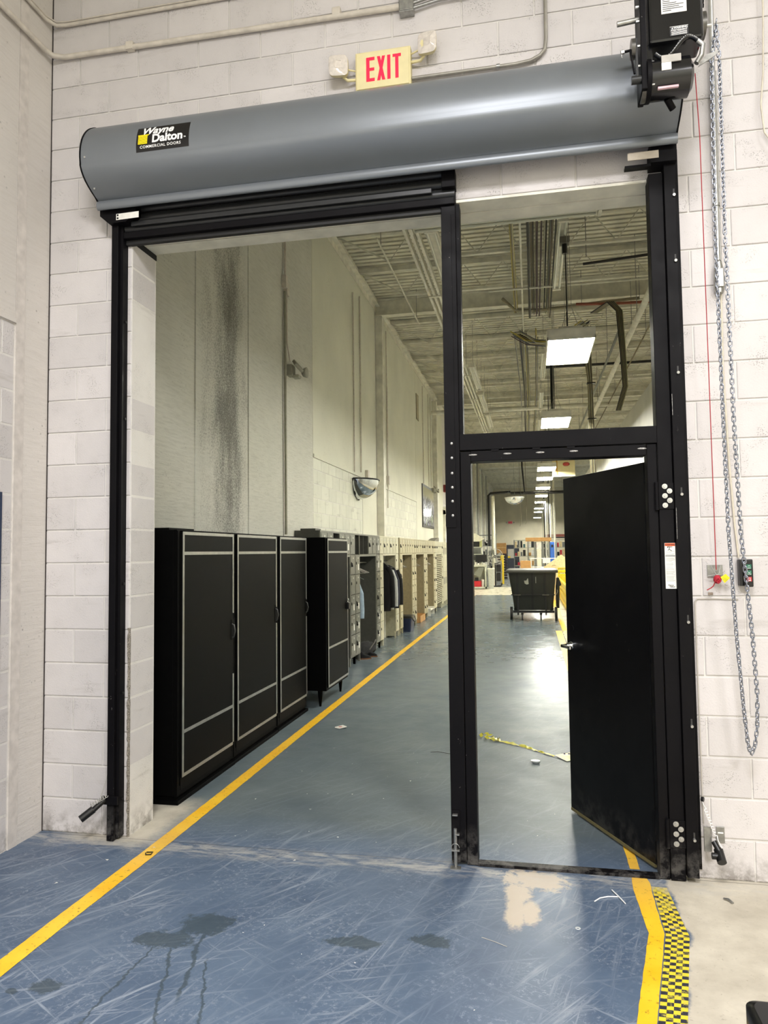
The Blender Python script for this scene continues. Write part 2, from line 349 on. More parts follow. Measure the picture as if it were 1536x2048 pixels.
# wall with the doorway: mortar core plus single blocks
def block_mesh(wd, ht, name='block'):
    t, c = 0.0042, 0.0035; x, z = wd/2-0.0045, ht/2-0.0045
    m = MB(); b = [(-x, 0, -z), (x, 0, -z), (x, 0, z), (-x, 0, z)]; a = [(q[0], -t+c*0.6, q[2]) for q in b]
    f = [(q[0]-math.copysign(c, q[0]), -t, q[2]-math.copysign(c, q[2])) for q in b]
    m.add(b+a+f, [(i, (i+1) % 4, 4+(i+1) % 4, 4+i) for i in range(4)]+[(4+i, 4+(i+1) % 4, 8+(i+1) % 4, 8+i) for i in range(4)]+[(8, 9, 10, 11)])
    return m
BM = {}
def block(par, axis, c0, c1, z0, z1, plane, mat=BLOCK):
    """one block on a wall face: axis 'x' faces -Y at y=plane; 'y' faces +X at x=plane; 'u' faces -X"""
    wd, ht = round(c1-c0, 4), round(z1-z0, 4)
    if wd < 0.03: return
    k = (wd, ht, mat.name)
    if k not in BM: BM[k] = block_mesh(wd, ht).mesh('block', mat)
    cc, cz = (c0+c1)/2, (z0+z1)/2; j = random.uniform(0, 0.0015)
    if axis == 'x': return inst('block', BM[k], par, (cc, plane+j, cz))
    if axis == 'y': return inst('block', BM[k], par, (plane-j, cc, cz), math.pi/2)
wf = struct('wall_front', MB().box(WX-0.3, OL, 0.003, 0.287, -0.01, CEIL+0.3).box(OR, 6, 0.003, 0.287, -0.01, CEIL+0.3).box(OL, OR, 0.003, 0.272, OH, CEIL+0.3),
            MORTAR, 'white painted block wall around the roll-up door opening', 'wall')
def course(n, x0, x1, ph):
    """running bond; odd courses have a joint at the half block"""
    js = []; s = ph-(0.0 if n % 2 == 0 else B); x = s-20*2*B
    while x < x1:
        a, b = max(x, x0), min(x+2*B, x1)
        if b-a > 0.03: js.append((a, b))
        x += 2*B
    return js
for n in range(0, 18):
    for a, b in course(n, WX, OL, WX): block(wf, 'x', a, b, n*B, (n+1)*B, 0.0)
    for a, b in course(n, OR, 1.5, 0.8615+B): block(wf, 'x', a, b, n*B, (n+1)*B, 0.0)
for n in range(18, 26):
    for a, b in course(n, WX, 1.5, WX): block(wf, 'x', a, b, n*B, (n+1)*B, 0.0)
for n in range(0, 18):
    block(wf, 'y', 0.0, 0.285, n*B, (n+1)*B, OL-0.003)
# raw chipped corner of the left jamb
m = MB(); rr = random.Random(3); z = 0.0; vs = []
while z < 1.25:
    a = 0.004+rr.random()*0.009; vs.append((a, z)); z += 0.022
rings = [[(OL-0.001-0.0, -0.0075, z_), (OL-a_, -0.0078, z_), (OL-a_, -0.002, z_), (OL+0.004, -0.002, z_), (OL+0.0045, a_*0.5, z_), (OL+0.0035, -0.001, z_)] for a_, z_ in vs]
m.loft(rings, smooth=False)
RAW = flat('raw_block_edge', (128, 121, 110), 0.9, nz=0.35, scale=160)
o = m.build('chipped_edge', RAW, wf); o['label'] = 'bare grey chipped block corner'
# lintel plates
tr = struct('trim_1', MB().box(OL, OR, 0.0, 0.134, OH-0.014, OH), STEELW, 'white steel lintel plates under the blocks over the opening', 'lintel')
MB().box(OL, OR, 0.146, 0.272, OH-0.014, OH).build('lintel_plate', STEELW, tr)
MB().box(OL, OL+0.006, 0.0, 0.286, OH-0.05, OH-0.015).build('shadow_gap_strip', flat('gap_shadow_black', (12, 12, 11), 0.9), tr)  # black strip standing in for the shadow gap at the lintel's left end
# left wall (precast), near side
wl = struct('wall_left', MB().box(WX-0.3, WX-0.004, -9, 60, -0.01, CEIL+0.3), MORTAR, 'tall precast concrete side wall running the whole length', 'wall')
MB().box(WX-0.02, WX, -0.226, -0.006, 0, CEIL).build('panel', PRE_NEAR, wl)
MB().box(WX-0.02, WX+0.004, -0.302, -0.226, 0, CEIL).build('joint_strip', flat('smooth_joint_paint', (206, 199, 192), 0.45), wl)
MB().box(WX-0.02, WX+0.002, -2.2, -0.306, 3.06, CEIL).build('panel', PRE_NEAR, wl)
MB().box(WX-0.02, WX+0.012, -1.2, -0.31, 3.05, 3.075).build('ledge', PRE_NEAR, wl)
for n in range(15):
    for a, b in course(n, -1.6, -0.306, -0.41): block(wl, 'y', a, b, n*B, (n+1)*B, WX-0.006)
# corner crack line
MB().box(WX, WX+0.006, -0.006, 0.001, 0, CEIL).build('corner_joint', flat('dark_corner_joint', (60, 54, 52), 0.9), wl)
# left wall, corridor side: ribbed panels
for (a, b, mt) in ((0.29, 2.035, PRE_ROUGH), (2.06, 3.30, PRE_DARK), (3.335, 4.43, PRE_ROUGH), (4.445, 5.66, PRE_ROUGH)):
    MB().box(WX-0.02, WX, a, b, 0, CEIL).build('panel', mt, wl)
for y, wd in ((2.047, 0.014), (3.318, 0.020)):
    MB().box(WX-0.01, WX+0.010, y-wd, y-0.003, 0, CEIL).build('joint_rib', PRE_ROUGH, wl)
def bay(y0, y1, ylow, zl):
    MB().box(WX-0.02, WX+0.001, y0, ylow, zl, CEIL).build('panel', PRE_SMOOTH, wl)
    MB().box(WX-0.02, WX+0.002, ylow+0.012, y1, 0, CEIL).build('panel', PRE_SMOOTH, wl)
    MB().box(WX-0.02, WX+0.018, y0, ylow, zl-0.03, zl+0.02).build('ledge', PRE_SMOOTH, wl)
    for n in range(9, 15):
        for a, b in course(n, y0, ylow, y0):
            if n*B < zl-0.05: block(wl, 'y', a, b, n*B, min((n+1)*B, zl-0.03), WX-0.004, BLOCK2)
bay(5.68, 9.93, 8.70, 3.04); bay(10.5, 18.4, 15.0, 3.02)
MB().box(WX-0.02, WX, 18.8, 21.0, 0, CEIL).build('panel', PRE_SMOOTH, wl)
MB().box(WX-0.02, WX, 24.0, 50, 0, CEIL).build('panel', PRE_SMOOTH, wl)
# columns
for i, y in enumerate((9.98, 18.45, 27.6, 36.8, 46.0)):
    c = sthing('column', 'white steel column against the left wall, %s from the doorway' % ('first', 'second', 'third', 'fourth', 'fifth')[i], 'column', (WX+0.07, y+0.1, 0))
    MB().box(WX, WX+0.14, y, y+0.012, 0, 6.4).box(WX, WX+0.14, y+0.19, y+0.202, 0, 6.4).build('flange', STEELW, c)
    MB().box(WX+0.06, WX+0.074, y+0.012, y+0.19, 0, 6.4).box(WX+0.128, WX+0.14, y+.012, y+.19, 0, 6.4).build('web', STEELW, c)
struct('wall_end', MB().box(WX-0.3, 9, 56, 56.3, -0.01, CEIL+0.3), flat('cream_wall_paint', (222, 214, 188), 0.6, scale=1), 'plain cream end wall far down the hall', 'wall')
struct('wall_partition', MB().box(2.0, 2.12, 0.29, 27, 0, 4.42), flat('white_partition_paint', (208, 206, 196), 0.5, scale=1.5), 'lower white partition on the right of the aisle', 'wall')
struct('wall_right', MB().box(9.0, 9.3, -9, 56, -0.01, CEIL+0.3), PRE_SMOOTH, 'plain far right wall of the hall', 'wall')
struct('wall_back', MB().box(-5, 9, -9.3, -9, -0.01, CEIL+0.3), PRE_SMOOTH, 'plain wall behind the viewer', 'wall')
# ceiling: corrugated deck
m = MB(); rings = []; y = -9.0; z0 = CEIL
prof = []
while y < 56.0:
    prof += [(y, z0), (y+0.088, z0), (y+0.090, z0+0.13), (y+0.150, z0+0.13)]; y += 0.152
prof.append((y, z0)); k = len(prof)
vs = [(WX-0.1, p[0], p[1]) for p in prof]+[(9.1, p[0], p[1]) for p in prof]
m.add(vs, [(i, i+1, k+i+1, k+i) for i in range(k-1)])
dk = struct('ceiling', m, DECKM, 'ribbed white painted steel roof deck', 'ceiling')
MB().box(WX-0.3, 9.3, -9.3, 56.3, CEIL+0.14, CEIL+0.18).build('roof_board', DECKM, dk)
# ledger angle along the left wall
struct('trim_2', MB().box(WX, WX+0.09, 0.3, 56, 6.60, 6.612).box(WX, WX+0.012, 0.3, 56, 6.49, 6.612).box(WX, WX+.05, .3, 56, 6.62, 6.73), STEELW, 'white steel ledger along the top of the left wall', 'ledger')
# girders
for i, y in enumerate((9.95, 19.2, 28.4, 37.6, 46.8)):
    g = sthing('roof_girder', 'deep white steel girder crossing the ceiling, %s from the doorway' % ('nearest', 'second', 'third', 'fourth', 'fifth')[i], 'girder', (0, y, 6.4))
    MB().box(WX, 9, y, y+0.16, 6.40, 6.416).build('bottom_flange', STEELW, g)
    MB().box(WX, 9, y+0.07, y+0.09, 6.416, 6.73).build('web', STEELW, g)
    MB().box(WX, 9, y, y+0.16, 6.715, 6.738).build('top_flange', STEELW, g)
# open web joists
def joist(y):
    j = sthing('roof_joist', 'slender white open-web steel joist crossing under the roof deck', 'joist', (0, y, 6.2), 'open-web joists under the roof deck')
    MB().box(WX+0.05, 9, y-0.04, y-0.004, 6.65, 6.735).box(WX+0.05, 9, y+0.004, y+0.04, 6.65, 6.735).build('top_chord', STEELW, j)
    MB().box(WX+0.9, 8.4, y-0.036, y-0.004, 6.19, 6.235).box(WX+0.9, 8.4, y+0.004, y+0.036, 6.19, 6.235).build('bottom_chord', STEELW, j)
    m = MB(); x = WX+0.9; up = 0; m.cyl((WX+0.08, y, 6.66), (x, y, 6.21), 0.014, 6, cap=False)
    while x < 8.3:
        m.cyl((x, y, 6.215 if not up else 6.67), (x+0.34, y, 6.67 if not up else 6.215), 0.009, 5, cap=False); x += 0.34; up = 1-up
    m.build('web', STEELW, j)
ys = [5.4, 6.9, 8.4, 11.4, 12.9, 14.4, 15.9, 17.5, 20.8, 22.4, 24, 25.6, 27.1, 30.1, 31.9, 33.8, 35.7, 39.5, 41.5, 43.8, 49, 51.5, 54]
for y in ys: joist(y)
# bright service door and dark awning beyond the lockers
d = sthing('door_2', 'bright white loading door beyond the lockers by the second column', 'door', (WX, 22.4, 0))
MB().box(WX-0.02, WX+0.03, 21.05, 23.9, 0, 2.95).build('door_panel', flat('bright_white_paint', (244, 242, 246), 0.5), d)
MB().box(WX, WX+0.08, 21.0, 21.08, 0, 3.1).box(WX, WX+0.08, 23.85, 23.95, 0, 3.1).box(WX, WX+0.08, 21, 23.95, 2.95, 3.1).build('door_frame', STEELW, d)
# far grey door in the end wall
d = sthing('door_1', 'dark grey steel door with a square window in the far end wall', 'door', (-1.5, 55.9, 0))
MB().box(-2.1, -0.95, 55.93, 56.0, 0, 2.12).build('door_frame', flat('charcoal_frame', (38, 40, 44), 0.5), d)
lf = MB().box(-2.0, -1.05, 55.88, 55.93, 0.01, 2.04).build('door_leaf', flat('slate_door_paint', (52, 56, 66), 0.5), d)
MB().box(-1.86, -1.36, 55.86, 55.878, 1.05, 1.80).build('pane', flat('pale_window_view', (196, 190, 176), 0.3), lf)
MB().box(-1.86, -1.66, 55.855, 55.859, 1.07, 1.22).build('notice', YPAINT, lf)
# ================================================================ rolling door
rd = thing('rolling_door', 'black and grey coiling door with a grey barrel hood over the opening', 'door', (-0.9, -0.05, 0))
HX0, HX1, HC, HR = -2.525, 0.785, (-0.065, 4.012), 0.270
def hp(a, r=HR): return (HC[0]+r*math.cos(a), HC[1]+r*math.sin(a))
arc = [hp(math.radians(a)) for a in range(88, 194, 4)]
outer = [(0.0, HC[1]+HR+0.004)]+arc+[(-0.330, 3.945), (-0.318, 3.922), (-0.300, 3.900), (-0.278, 3.880), (-0.250, 3.862), (-0.215, 3.844), (-0.180, 3.829), (-0.143, 3.814)]
inner = [(y+(0.004 if i else 0), z-0.004) for i, (y, z) in enumerate(outer)]
m = MB(); n = len(outer); vs = [(x, p[0], p[1]) for x in (HX0, HX1) for p in outer]
m.add(vs, [(i, i+1, n+i+1, n+i) for i in range(n-1)], True)
vs = [(x, p[0]+0.0, p[1]-0.003) for x in (HX0, HX1) for p in outer]; m.add(vs, [(i+1, i, n+i, n+i+1) for i in range(n-1)], True)
m.build('hood', HOOD, rd)
# rolled lip at the bottom of the hood
lip = [(-0.140, 3.815), (-0.152, 3.818), (-0.162, 3.808), (-0.166, 3.790), (-0.162, 3.770), (-0.152, 3.760), (-0.140, 3.763), (-0.134, 3.78)]
MB().prism(lip, 'x', HX0-0.004, HX1+0.004, True).build('hood_lip', HOOD, rd)
cap = [(0.0, HC[1]+HR+0.006)]+[hp(math.radians(a), HR+0.004) for a in range(88, 194, 6)]+[(-0.334, 3.945), (-0.322, 3.919), (-0.304, 3.896), (-0.281, 3.876), (-0.252, 3.858), (-0.216, 3.840), (-0.18, 3.825), (-0.143, 3.80), (0, 3.80)]
for x in (HX0-0.006, HX1-0.002):
    e = MB().prism(cap, 'x', x, x+0.008).build('end_plate', BLACK, rd)
for (yy, zz) in ((-0.336, 3.99), (-0.235, 3.853)): MB().cyl((HX0+0.03, yy+0.006, zz), (HX0+0.03, yy-0.004, zz-0.003), 0.006, 8).build('rivet', ZINC, rd)
# brand sticker bent round the hood
def hw(x, s, r=HR+0.0012):    # x along wall, s arc length down from the sticker centre
    a = math.radians(171.2)+s/HR; y, z = hp(a, r); return (x, y, z)
sx0, sx1, sh = -2.168, -1.842, 0.079
m = MB(); k = 12; vs = [hw(x, -sh+2*sh*i/k) for i in range(k+1) for x in (sx0, sx1)]
m.add(vs, [(2*i, 2*i+1, 2*i+3, 2*i+2) for i in range(k)], True)
st = m.build('brand_sticker', flat('sticker_black', (16, 15, 16), 0.35, nz=0), rd); st['label'] = 'black sticker with white lettering and a yellow door symbol'
WTXT = flat('white_print', (240, 240, 238), 0.5, nz=0); YP = flat('yellow_print', (250, 226, 20), 0.5, nz=0)
xc = (sx0+sx1)/2
def on_hood(dx, dy): return lambda x, y: hw(xc+dx+x, -(dy+y), HR+0.0026)
text_mesh('Wayne', 0.068, WTXT, on_hood(-0.036, 0.046), 'lettering', st, 0.0022, 0.25)
text_mesh('Dalton', 0.069, WTXT, on_hood(0.030, -0.009), 'lettering', st, 0.0026, 0)
text_mesh('COMMERCIAL DOORS', 0.0225, WTXT, on_hood(-0.012, -0.053), 'lettering', st, 0.0004, 0, space=1.16)
text_mesh('TM', 0.009, WTXT, on_hood(0.138, -0.022), 'lettering', st, 0.0004)
m = MB()
for i in range(7):
    s0 = -0.017+i*0.0076; m.add([hw(x, s, HR+0.0026) for s in (s0, s0+0.0058) for x in (sx0+0.012, sx0+0.070)], [(0, 1, 3, 2)])
m.add([hw(x, s, HR+0.0026) for s in (-0.0245, -0.0180) for x in (sx0+0.010, sx0+0.078)], [(0, 1, 3, 2)])
m.build('door_symbol', YP, st)
# curtain slats under the hood, from the left guide to the post
for i in range(3):
    z0 = 3.655+i*0.062; y0 = -0.035
    pf = [(y0, z0), (y0-0.012, z0+0.006), (y0-0.017, z0+0.028), (y0-0.012, z0+0.050), (y0, z0+0.056), (y0+0.008, z0+0.056), (y0+0.008, z0)]
    MB().prism(pf, 'x', -2.41, -0.375, True).build('slat', SLAT, rd)
bb = MB().box(-2.41, -0.375, -0.062, -0.012, 3.612, 3.652, 0.004).build('bottom_bar', BLACK, rd)
MB().box(-2.35, -0.50, -0.082, -0.066, 3.676, 3.706, 0.004).build('bar_angle', SLAT, rd)
MB().box(-2.41, -0.375, -0.030, 0.0, 3.585, 3.611).build('weather_strip', RUBBER, rd)
MB().box(-0.445, -0.368, -0.085, -0.01, 3.70, 3.80, 0.003).build('curtain_end_block', BLACK, rd)
# guides
g = MB().box(-2.475, -2.432, -0.085, -0.004, 0.002, 3.72, 0.002).box(-2.430, -2.412, -0.06, -0.004, 0.015, 3.70).build('guide', BLACK, rd)
for z in (0.23, 0.85, 1.5, 2.5, 3.1):
    for zz in (z,): MB().cyl((-2.411, -0.03, zz), (-2.404, -0.03, zz), 0.008, 8).build('guide_bolt', flat('black_bolt', (20, 20, 20), 0.4), g)
g = MB().box(0.729, 0.785, -0.082, -0.004, 0.03, 3.80, 0.002).box(0.785, 0.812, -0.014, -0.004, 0.05, 3.80).build('guide', BLACK, rd)
for (x, z) in ((0.775, 3.52), (0.772, 3.17), (0.765, 2.58), (0.762, 1.95), (0.772, 1.30), (0.772, 0.78), (0.766, 0.22)):
    MB().cyl((x, -0.082, z), (x, -0.094, z-0.002), 0.0075, 8).build('guide_bolt', ZINC, g)
    MB().box(x-0.004, x+0.004, -0.0835, -0.0815, z+0.006, z+0.034).build('slot', flat('slot_shadow', (48, 47, 46), 0.6), g)
br = MB().prism([(-2.535, 3.80), (-2.535, 3.74), (-2.478, 3.69), (-2.36, 3.69), (-2.30, 3.74), (-2.30, 3.80)], 'y', -0.118, -0.006).build('head_bracket', BLACK, rd)
lb = MB().add([(x, -0.1195, z+(x+2.42)*0.02) for z in (3.704, 3.742) for x in (-2.425, -2.275)], [(0, 1, 3, 2)]).build('label', WHITE, br)
for z in (3.714, 3.733): MB().cyl((-2.414, -0.1198, z), (-2.414, -0.1215, z), 0.006, 10).build('rivet_head', BLACK, br)
br = MB().prism([(0.66, 3.80), (0.66, 3.69), (0.79, 3.69), (0.79, 3.80)], 'y', -0.118, -0.006).build('head_bracket', BLACK, rd)
MB().box(0.545, 0.70, -0.121, -0.117, 3.712, 3.752).build('label', flat('aged_label', (196, 186, 170), 0.6), br)
MB().box(0.53, 0.66, -0.118, -0.08, 3.672, 3.686).build('stop_arm', BLACK, rd)

# ================================================================ pass door frame with the leaf ajar
pf = thing('pass_door_frame', 'black steel pass door frame standing at the right of the opening with its black door ajar', 'door frame', (0.15, -0.02, 0))
po = MB().box(-0.452, -0.372, -0.062, 0.05, 0.02, 3.60, 0.003).build('post', BLACK, pf)
MB().box(-0.457, -0.372, -0.045, 0.05, 3.60, 3.70, 0.003).build('post_head', BLACK, pf)
MB().box(-0.372, -0.352, -0.03, 0.05, 2.31, 3.62).build('post_channel', BLACK, pf)
pl = MB().box(-0.452, -0.396, -0.067, -0.0622, 1.80, 3.55, 0.001).build('post_plate', BLACK, pf)
for z in (2.262, 2.182, 2.098, 2.020, 1.944, 1.866): MB().sphere((-0.414, -0.068, z), 0.008, 10, sy=0.5).build('rivet', ZINC, pl)
MB().box(-0.370, -0.313, -0.052, 0.05, 0.004, 2.215, 0.003).build('strike_jamb', BLACK, pf)
MB().box(-0.372, 0.657, -0.058, 0.05, 2.222, 2.312, 0.003).build('cross_beam', BLACK, pf)
hd = MB().box(-0.313, 0.600, -0.052, 0.05, 2.160, 2.217, 0.003).build('frame_head', BLACK, pf)
WELD = flat('bare_weld_metal', (158, 156, 152), 0.55, 0.4, nz=0.3, scale=120)
for x in (-0.30, -0.115, 0.06, 0.235, 0.58):
    MB().sphere((x, -0.052, 2.196), 0.020, 10, sx=1.2, sy=0.12, sz=0.24).build('weld_spot', WELD, hd)
for x in (-0.2, 0.02, 0.2): MB().box(x, x+0.04, -0.056, -0.05, 2.213, 2.222).build('weld_bead', BLACK, hd)
MB().box(0.604, 0.652, -0.052, 0.05, 0.004, 2.217, 0.003).build('hinge_jamb', BLACK, pf)
MB().box(0.655, 0.727, -0.060, 0.045, 0.004, 3.66, 0.003).build('hinge_post', BLACK, pf)
MB().box(-0.313, 0.604, -0.055, 0.0, 0.001, 0.016, 0.002).build('threshold', BLACK, pf)
for z0 in (1.875, 0.167):
    h = MB().box(0.655, 0.728, -0.066, -0.0605, z0, z0+0.135, 0.001).build('hinge_plate', BLACK, pf)
    MB().cyl((0.645, -0.062, z0-0.004), (0.645, -0.062, z0+0.14), 0.011, 10).build('hinge_barrel', BLACK, h)
    for i in range(5):
        x = 0.684+(i % 2)*0.023; z = z0+0.118-i*0.0245
        b = MB().cyl((x, -0.066, z), (x, -0.0685, z), 0.0135, 16).cyl((x, -0.0685, z), (x, -0.075, z), 0.007, 6, smooth=False).build('bolt', ZINC, h)
# warning label on the hinge post
lb = MB().box(0.6745, 0.7265, -0.0622, -0.0605, 1.466, 1.700).build('warning_label', WHITE, pf); lb['label'] = 'tall white warning label with an orange top'
MB().box(0.6755, 0.7255, -0.0626, -0.0622, 1.684, 1.699).build('label_header', flat('orange_print', (224, 92, 40), 0.5, nz=0), lb)
BT = flat('black_print', (30, 30, 30), 0.6, nz=0); GT = flat('grey_print', (150, 152, 150), 0.6, nz=0)
fl = lambda x0, z0, y=-0.063: (lambda x, yy: (x0+x, y, z0+yy))
text_mesh('WARNING', 0.0105, BT, fl(0.7005, 1.6912, -0.0630), 'lettering', lb, 0.0003)
m = MB(); rr = random.Random(2)
m.cyl((0.690, -0.0626, 1.678), (0.690, -0.0630, 1.678), 0.003, 8)
for (a, b) in (((0.688, 1.682), (0.712, 1.680)), ((0.700, 1.680), (0.696, 1.668)), ((0.696, 1.668), (0.709, 1.660)), ((0.697, 1.669), (0.690, 1.662))):
    m.cyl((a[0], -0.0628, a[1]), (b[0], -0.0628, b[1]), 0.0014, 6)
m.build('pictogram', BT, lb)
m = MB(); z = 1.656
while z > 1.50:
    L = rr.uniform(0.028, 0.044); m.box(0.679, 0.679+L, -0.0625, -0.0622, z, z+0.0016); z -= 0.0044 if rr.random() > 0.2 else 0.008
m.build('print_lines', GT, lb)
MB().box(0.677, 0.724, -0.0626, -0.0622, 1.630, 1.638).build('print_bar', GT, lb)
text_mesh('Wayne', 0.0095, BT, fl(0.699, 1.484), 'lettering', lb, 0.0003); text_mesh('Dalton', 0.0095, BT, fl(0.706, 1.476), 'lettering', lb, 0.0003)
# scratches on the hinge post (bare metal)
for (x0, z0, L) in ((0.733, 1.72, 0.16), (0.731, 2.36, 0.11)): MB().box(x0, x0+0.0016, -0.0834, -0.082, z0, z0+L).build('scratch', WELD, pf)
# foot bolt at the bottom of the post
fb = MB().box(-0.448, -0.404, -0.072, -0.0625, 0.02, 0.290, 0.002).build('foot_bolt', BLACK, pf); fb['label'] = 'scuffed floor bolt on the foot of the post'
MB().cyl((-0.428, -0.083, 0.0), (-0.428, -0.083, 0.20), 0.009, 10).build('bolt_rod', GALV, fb)
for (z, a, b) in ((0.268, -0.442, -0.414), (0.168, -0.430, -0.406), (0.085, -0.449, -0.406)): MB().box(a, b, -0.096, -0.0725, z, z+0.007, 0.001).build('keeper', GALV, fb)
MB().tube([(-0.428+0.021*math.cos(t), -0.094, 0.105+0.021*math.sin(t)) for t in [i*math.pi/8 for i in range(0, 15)]], 0.0022, 6).build('pull_ring', GALV, fb)
MB().box(-0.455, -0.400, -0.115, -0.075, 0.0, 0.004).build('floor_keeper', GALV, fb)
# leaf, hinged at the right jamb, open into the hall
leaf_e = bpy.data.objects.new('door_leaf', None); C.objects.link(leaf_e); leaf_e.parent = pf
hx, hy = 0.600, 0.052; ang = math.atan2(0.794, -0.378)
def leafw(a, b, z):     # a along the leaf from the hinge, b across (+ = back side), to world
    ca, sa = math.cos(ang), math.sin(ang); return (hx+a*ca+b*sa, hy+a*sa-b*ca, z)
def lbox(a0, a1, b0, b1, z0, z1, m=None, c=0.0):
    m = m or MB(); q = MB().box(a0, a1, b0, b1, z0, z1, c); m.add([leafw(*v) for v in q.v], q.f); return m
bpy.data.objects.remove(leaf_e)
lf = lbox(0.0, 0.895, 0.0, 0.045, 0.030, 2.135, None, 0.002).build('door_leaf', DOORBLK, pf); lf['label'] = 'plain black steel door leaf standing ajar'
lbox(0.005, 0.89, -0.004, 0.049, 0.014, 0.030).build('door_sweep', flat('grimy_brass_sweep', (110, 102, 66), 0.6), lf)
lbox(-0.012, 0.02, 0.0, 0.060, 1.86, 2.02).build('leaf_hinge', BLACK, lf); lbox(-0.012, 0.02, 0.0, 0.060, 0.15, 0.31).build('leaf_hinge', BLACK, lf)
hz = 1.062; SH = 0.03
def lc(m, a, b, r, n=16, **k): return m.cyl(leafw(*a), leafw(*b), r, n, **k)
lc(MB(), (0.83, 0.0, hz), (0.83, -0.010, hz), 0.034, 20).build('rose', CHROME, lf)
m = MB(); lc(m, (0.83, -0.008, hz), (0.83, -0.040, hz), 0.024, 16, r2=0.014); lc(m, (0.83, -0.035, hz), (0.83, -0.062, hz), 0.012)
m.build('lever_hub', CHROME, lf)
lbox(0.72, 0.845, -0.075, -0.058, hz-0.012, hz+0.010, None, 0.004).build('lever_handle', CHROME, lf)
m = MB(); lc(m, (0.83, 0.045, hz), (0.83, 0.105, hz), 0.013); lbox(0.72, 0.845, 0.10, 0.118, hz-0.012, hz+0.010, m, 0.004); m.build('lever_handle', CHROME, lf)
m = lbox(0.895, 0.910, 0.012, 0.034, hz-0.062, hz-0.035, None, 0.002); m.build('latch_bolt', CHROME, lf)
lbox(0.8951, 0.8965, 0.010, 0.036, hz-0.085, hz-0.01).build('latch_plate', GALV, lf)
lc(MB(), (0.82, 0.0, 1.17), (0.82, -0.006, 1.17), 0.02).build('cylinder_lock', DOORBLK, lf)

# ================================================================ door operator
op = thing('door_operator', 'black electric door motor hanging in front of the right end of the hood', 'motor', (0.73, -0.5, 3.76))
GB = flat('gloss_black_paint', (18, 18, 20), 0.18, nz=0.02)
MB().box(0.612, 0.850, -0.60, -0.44, 4.005, 4.42, 0.012).build('cover_box', GB, op)
lb = MB().box(0.668, 0.778, -0.6025, -0.600, 4.135, 4.26).build('rating_label', WHITE, op)
m = MB(); rr = random.Random(5); z = 4.245
while z > 4.14: m.box(0.674, 0.674+rr.uniform(0.03, 0.095), -0.6032, -0.6026, z, z+0.003); z -= 0.009
m.build('print_lines', BT, lb)
wlb = MB().box(0.702, 0.782, -0.6025, -0.600, 4.024, 4.068).build('warning_plate', flat('dark_plate', (30, 30, 32), 0.4), op)
text_mesh('WARNING', 0.0125, WTXT, fl(0.749, 4.060, -0.6030), 'lettering', wlb, 0.0003); text_mesh('AVERTISSEMENT', 0.0098, WTXT, fl(0.742, 4.049, -0.6030), 'lettering', wlb, 0.0002)
m = MB()
for i in range(4): m.box(0.708, 0.776, -0.6031, -0.6026, 4.041-i*0.0045, 4.0425-i*0.0045)
m.box(0.702, 0.782, -0.6031, -0.6026, 4.0665, 4.068).build('print_lines', WTXT, wlb)
MB().prism([(0.709, 4.055), (0.717, 4.055), (0.713, 4.065)], 'y', -0.6032, -0.6026).build('warning_symbol', WTXT, wlb)
# motor body, gearbox
MB().cyl((0.618, -0.52, 3.872), (0.790, -0.52, 3.872), 0.088, 28).cyl((0.790, -0.52, 3.872), (0.806, -0.52, 3.872), 0.082, 28, r2=0.06).build('motor_body', GB, op)
MB().cyl((0.600, -0.52, 3.872), (0.620, -0.52, 3.872), 0.094, 28).build('motor_flange', BLACK, op)
for a in (40, 140, 220, 320):
    y, z = -0.52+0.084*math.cos(math.radians(a)), 3.872+0.084*math.sin(math.radians(a)); MB().cyl((0.585, y, z), (0.632, y, z), 0.005, 8).build('stud', ZINC, op)
MB().box(0.66, 0.745, -0.612, -0.606, 3.898, 3.932).build('motor_label', flat('foil_label', (170, 166, 158), 0.4), op)
MB().box(0.660, 0.702, -0.612, -0.606, 3.862, 3.897).build('motor_label', WHITE, op)
MB().box(0.645, 0.735, -0.59, -0.578, 3.79, 3.80).build('motor_label', flat('pink_strip_label', (206, 170, 176), 0.5), op)
MB().cyl((0.70, -0.50, 3.79), (0.73, -0.47, 3.755), 0.016, 10).build('drain_plug', BLACK, op)
MB().box(0.575, 0.602, -0.59, -0.44, 3.80, 4.40, 0.004).build('gear_plate', BLACK, op)
MB().box(0.60, 0.63, -0.57, -0.42, 3.93, 4.02, 0.004).build('gearbox', GB, op)
for (y, z) in ((-0.57, 4.02), (-0.57, 4.14), (-0.50, 3.97), (-0.56, 3.93), (-0.57, 4.21)): MB().cyl((0.560, y, z), (0.60, y, z), 0.007, 6, smooth=False).build('hex_bolt', ZINC, op)
MB().cyl((0.478, -0.55, 4.155), (0.60, -0.55, 4.165), 0.0125, 16).build('output_shaft', GALV, op)
# brake disc, lever and crank
MB().cyl((0.535, -0.56, 4.015), (0.552, -0.56, 4.015), 0.045, 24).build('brake_disc', flat('cast_metal', (92, 90, 86), 0.35, 0.7, nz=0.15, scale=30), op)
MB().cyl((0.495, -0.56, 4.008), (0.535, -0.56, 4.012), 0.006, 10).build('brake_pin', BLACK, op)
MB().cyl((0.490, -0.56, 4.007), (0.505, -0.56, 4.009), 0.011, 6, smooth=False).build('hex_nut', ZINC, op)
MB().tube([(0.494, -0.56, 4.0), (0.492, -0.56, 3.985), (0.498, -0.562, 3.98)], 0.002, 6).build('split_pin', ZINC, op)
MB().prism([(-0.580, 4.055), (-0.560, 4.055), (-0.556, 3.86), (-0.578, 3.845), (-0.586, 3.87)], 'x', 0.552, 0.562).build('brake_lever', SLAT, op)
MB().cyl((0.53, -0.575, 4.0), (0.545, -0.585, 3.88), 0.005, 8).build('link_rod', BLACK, op)
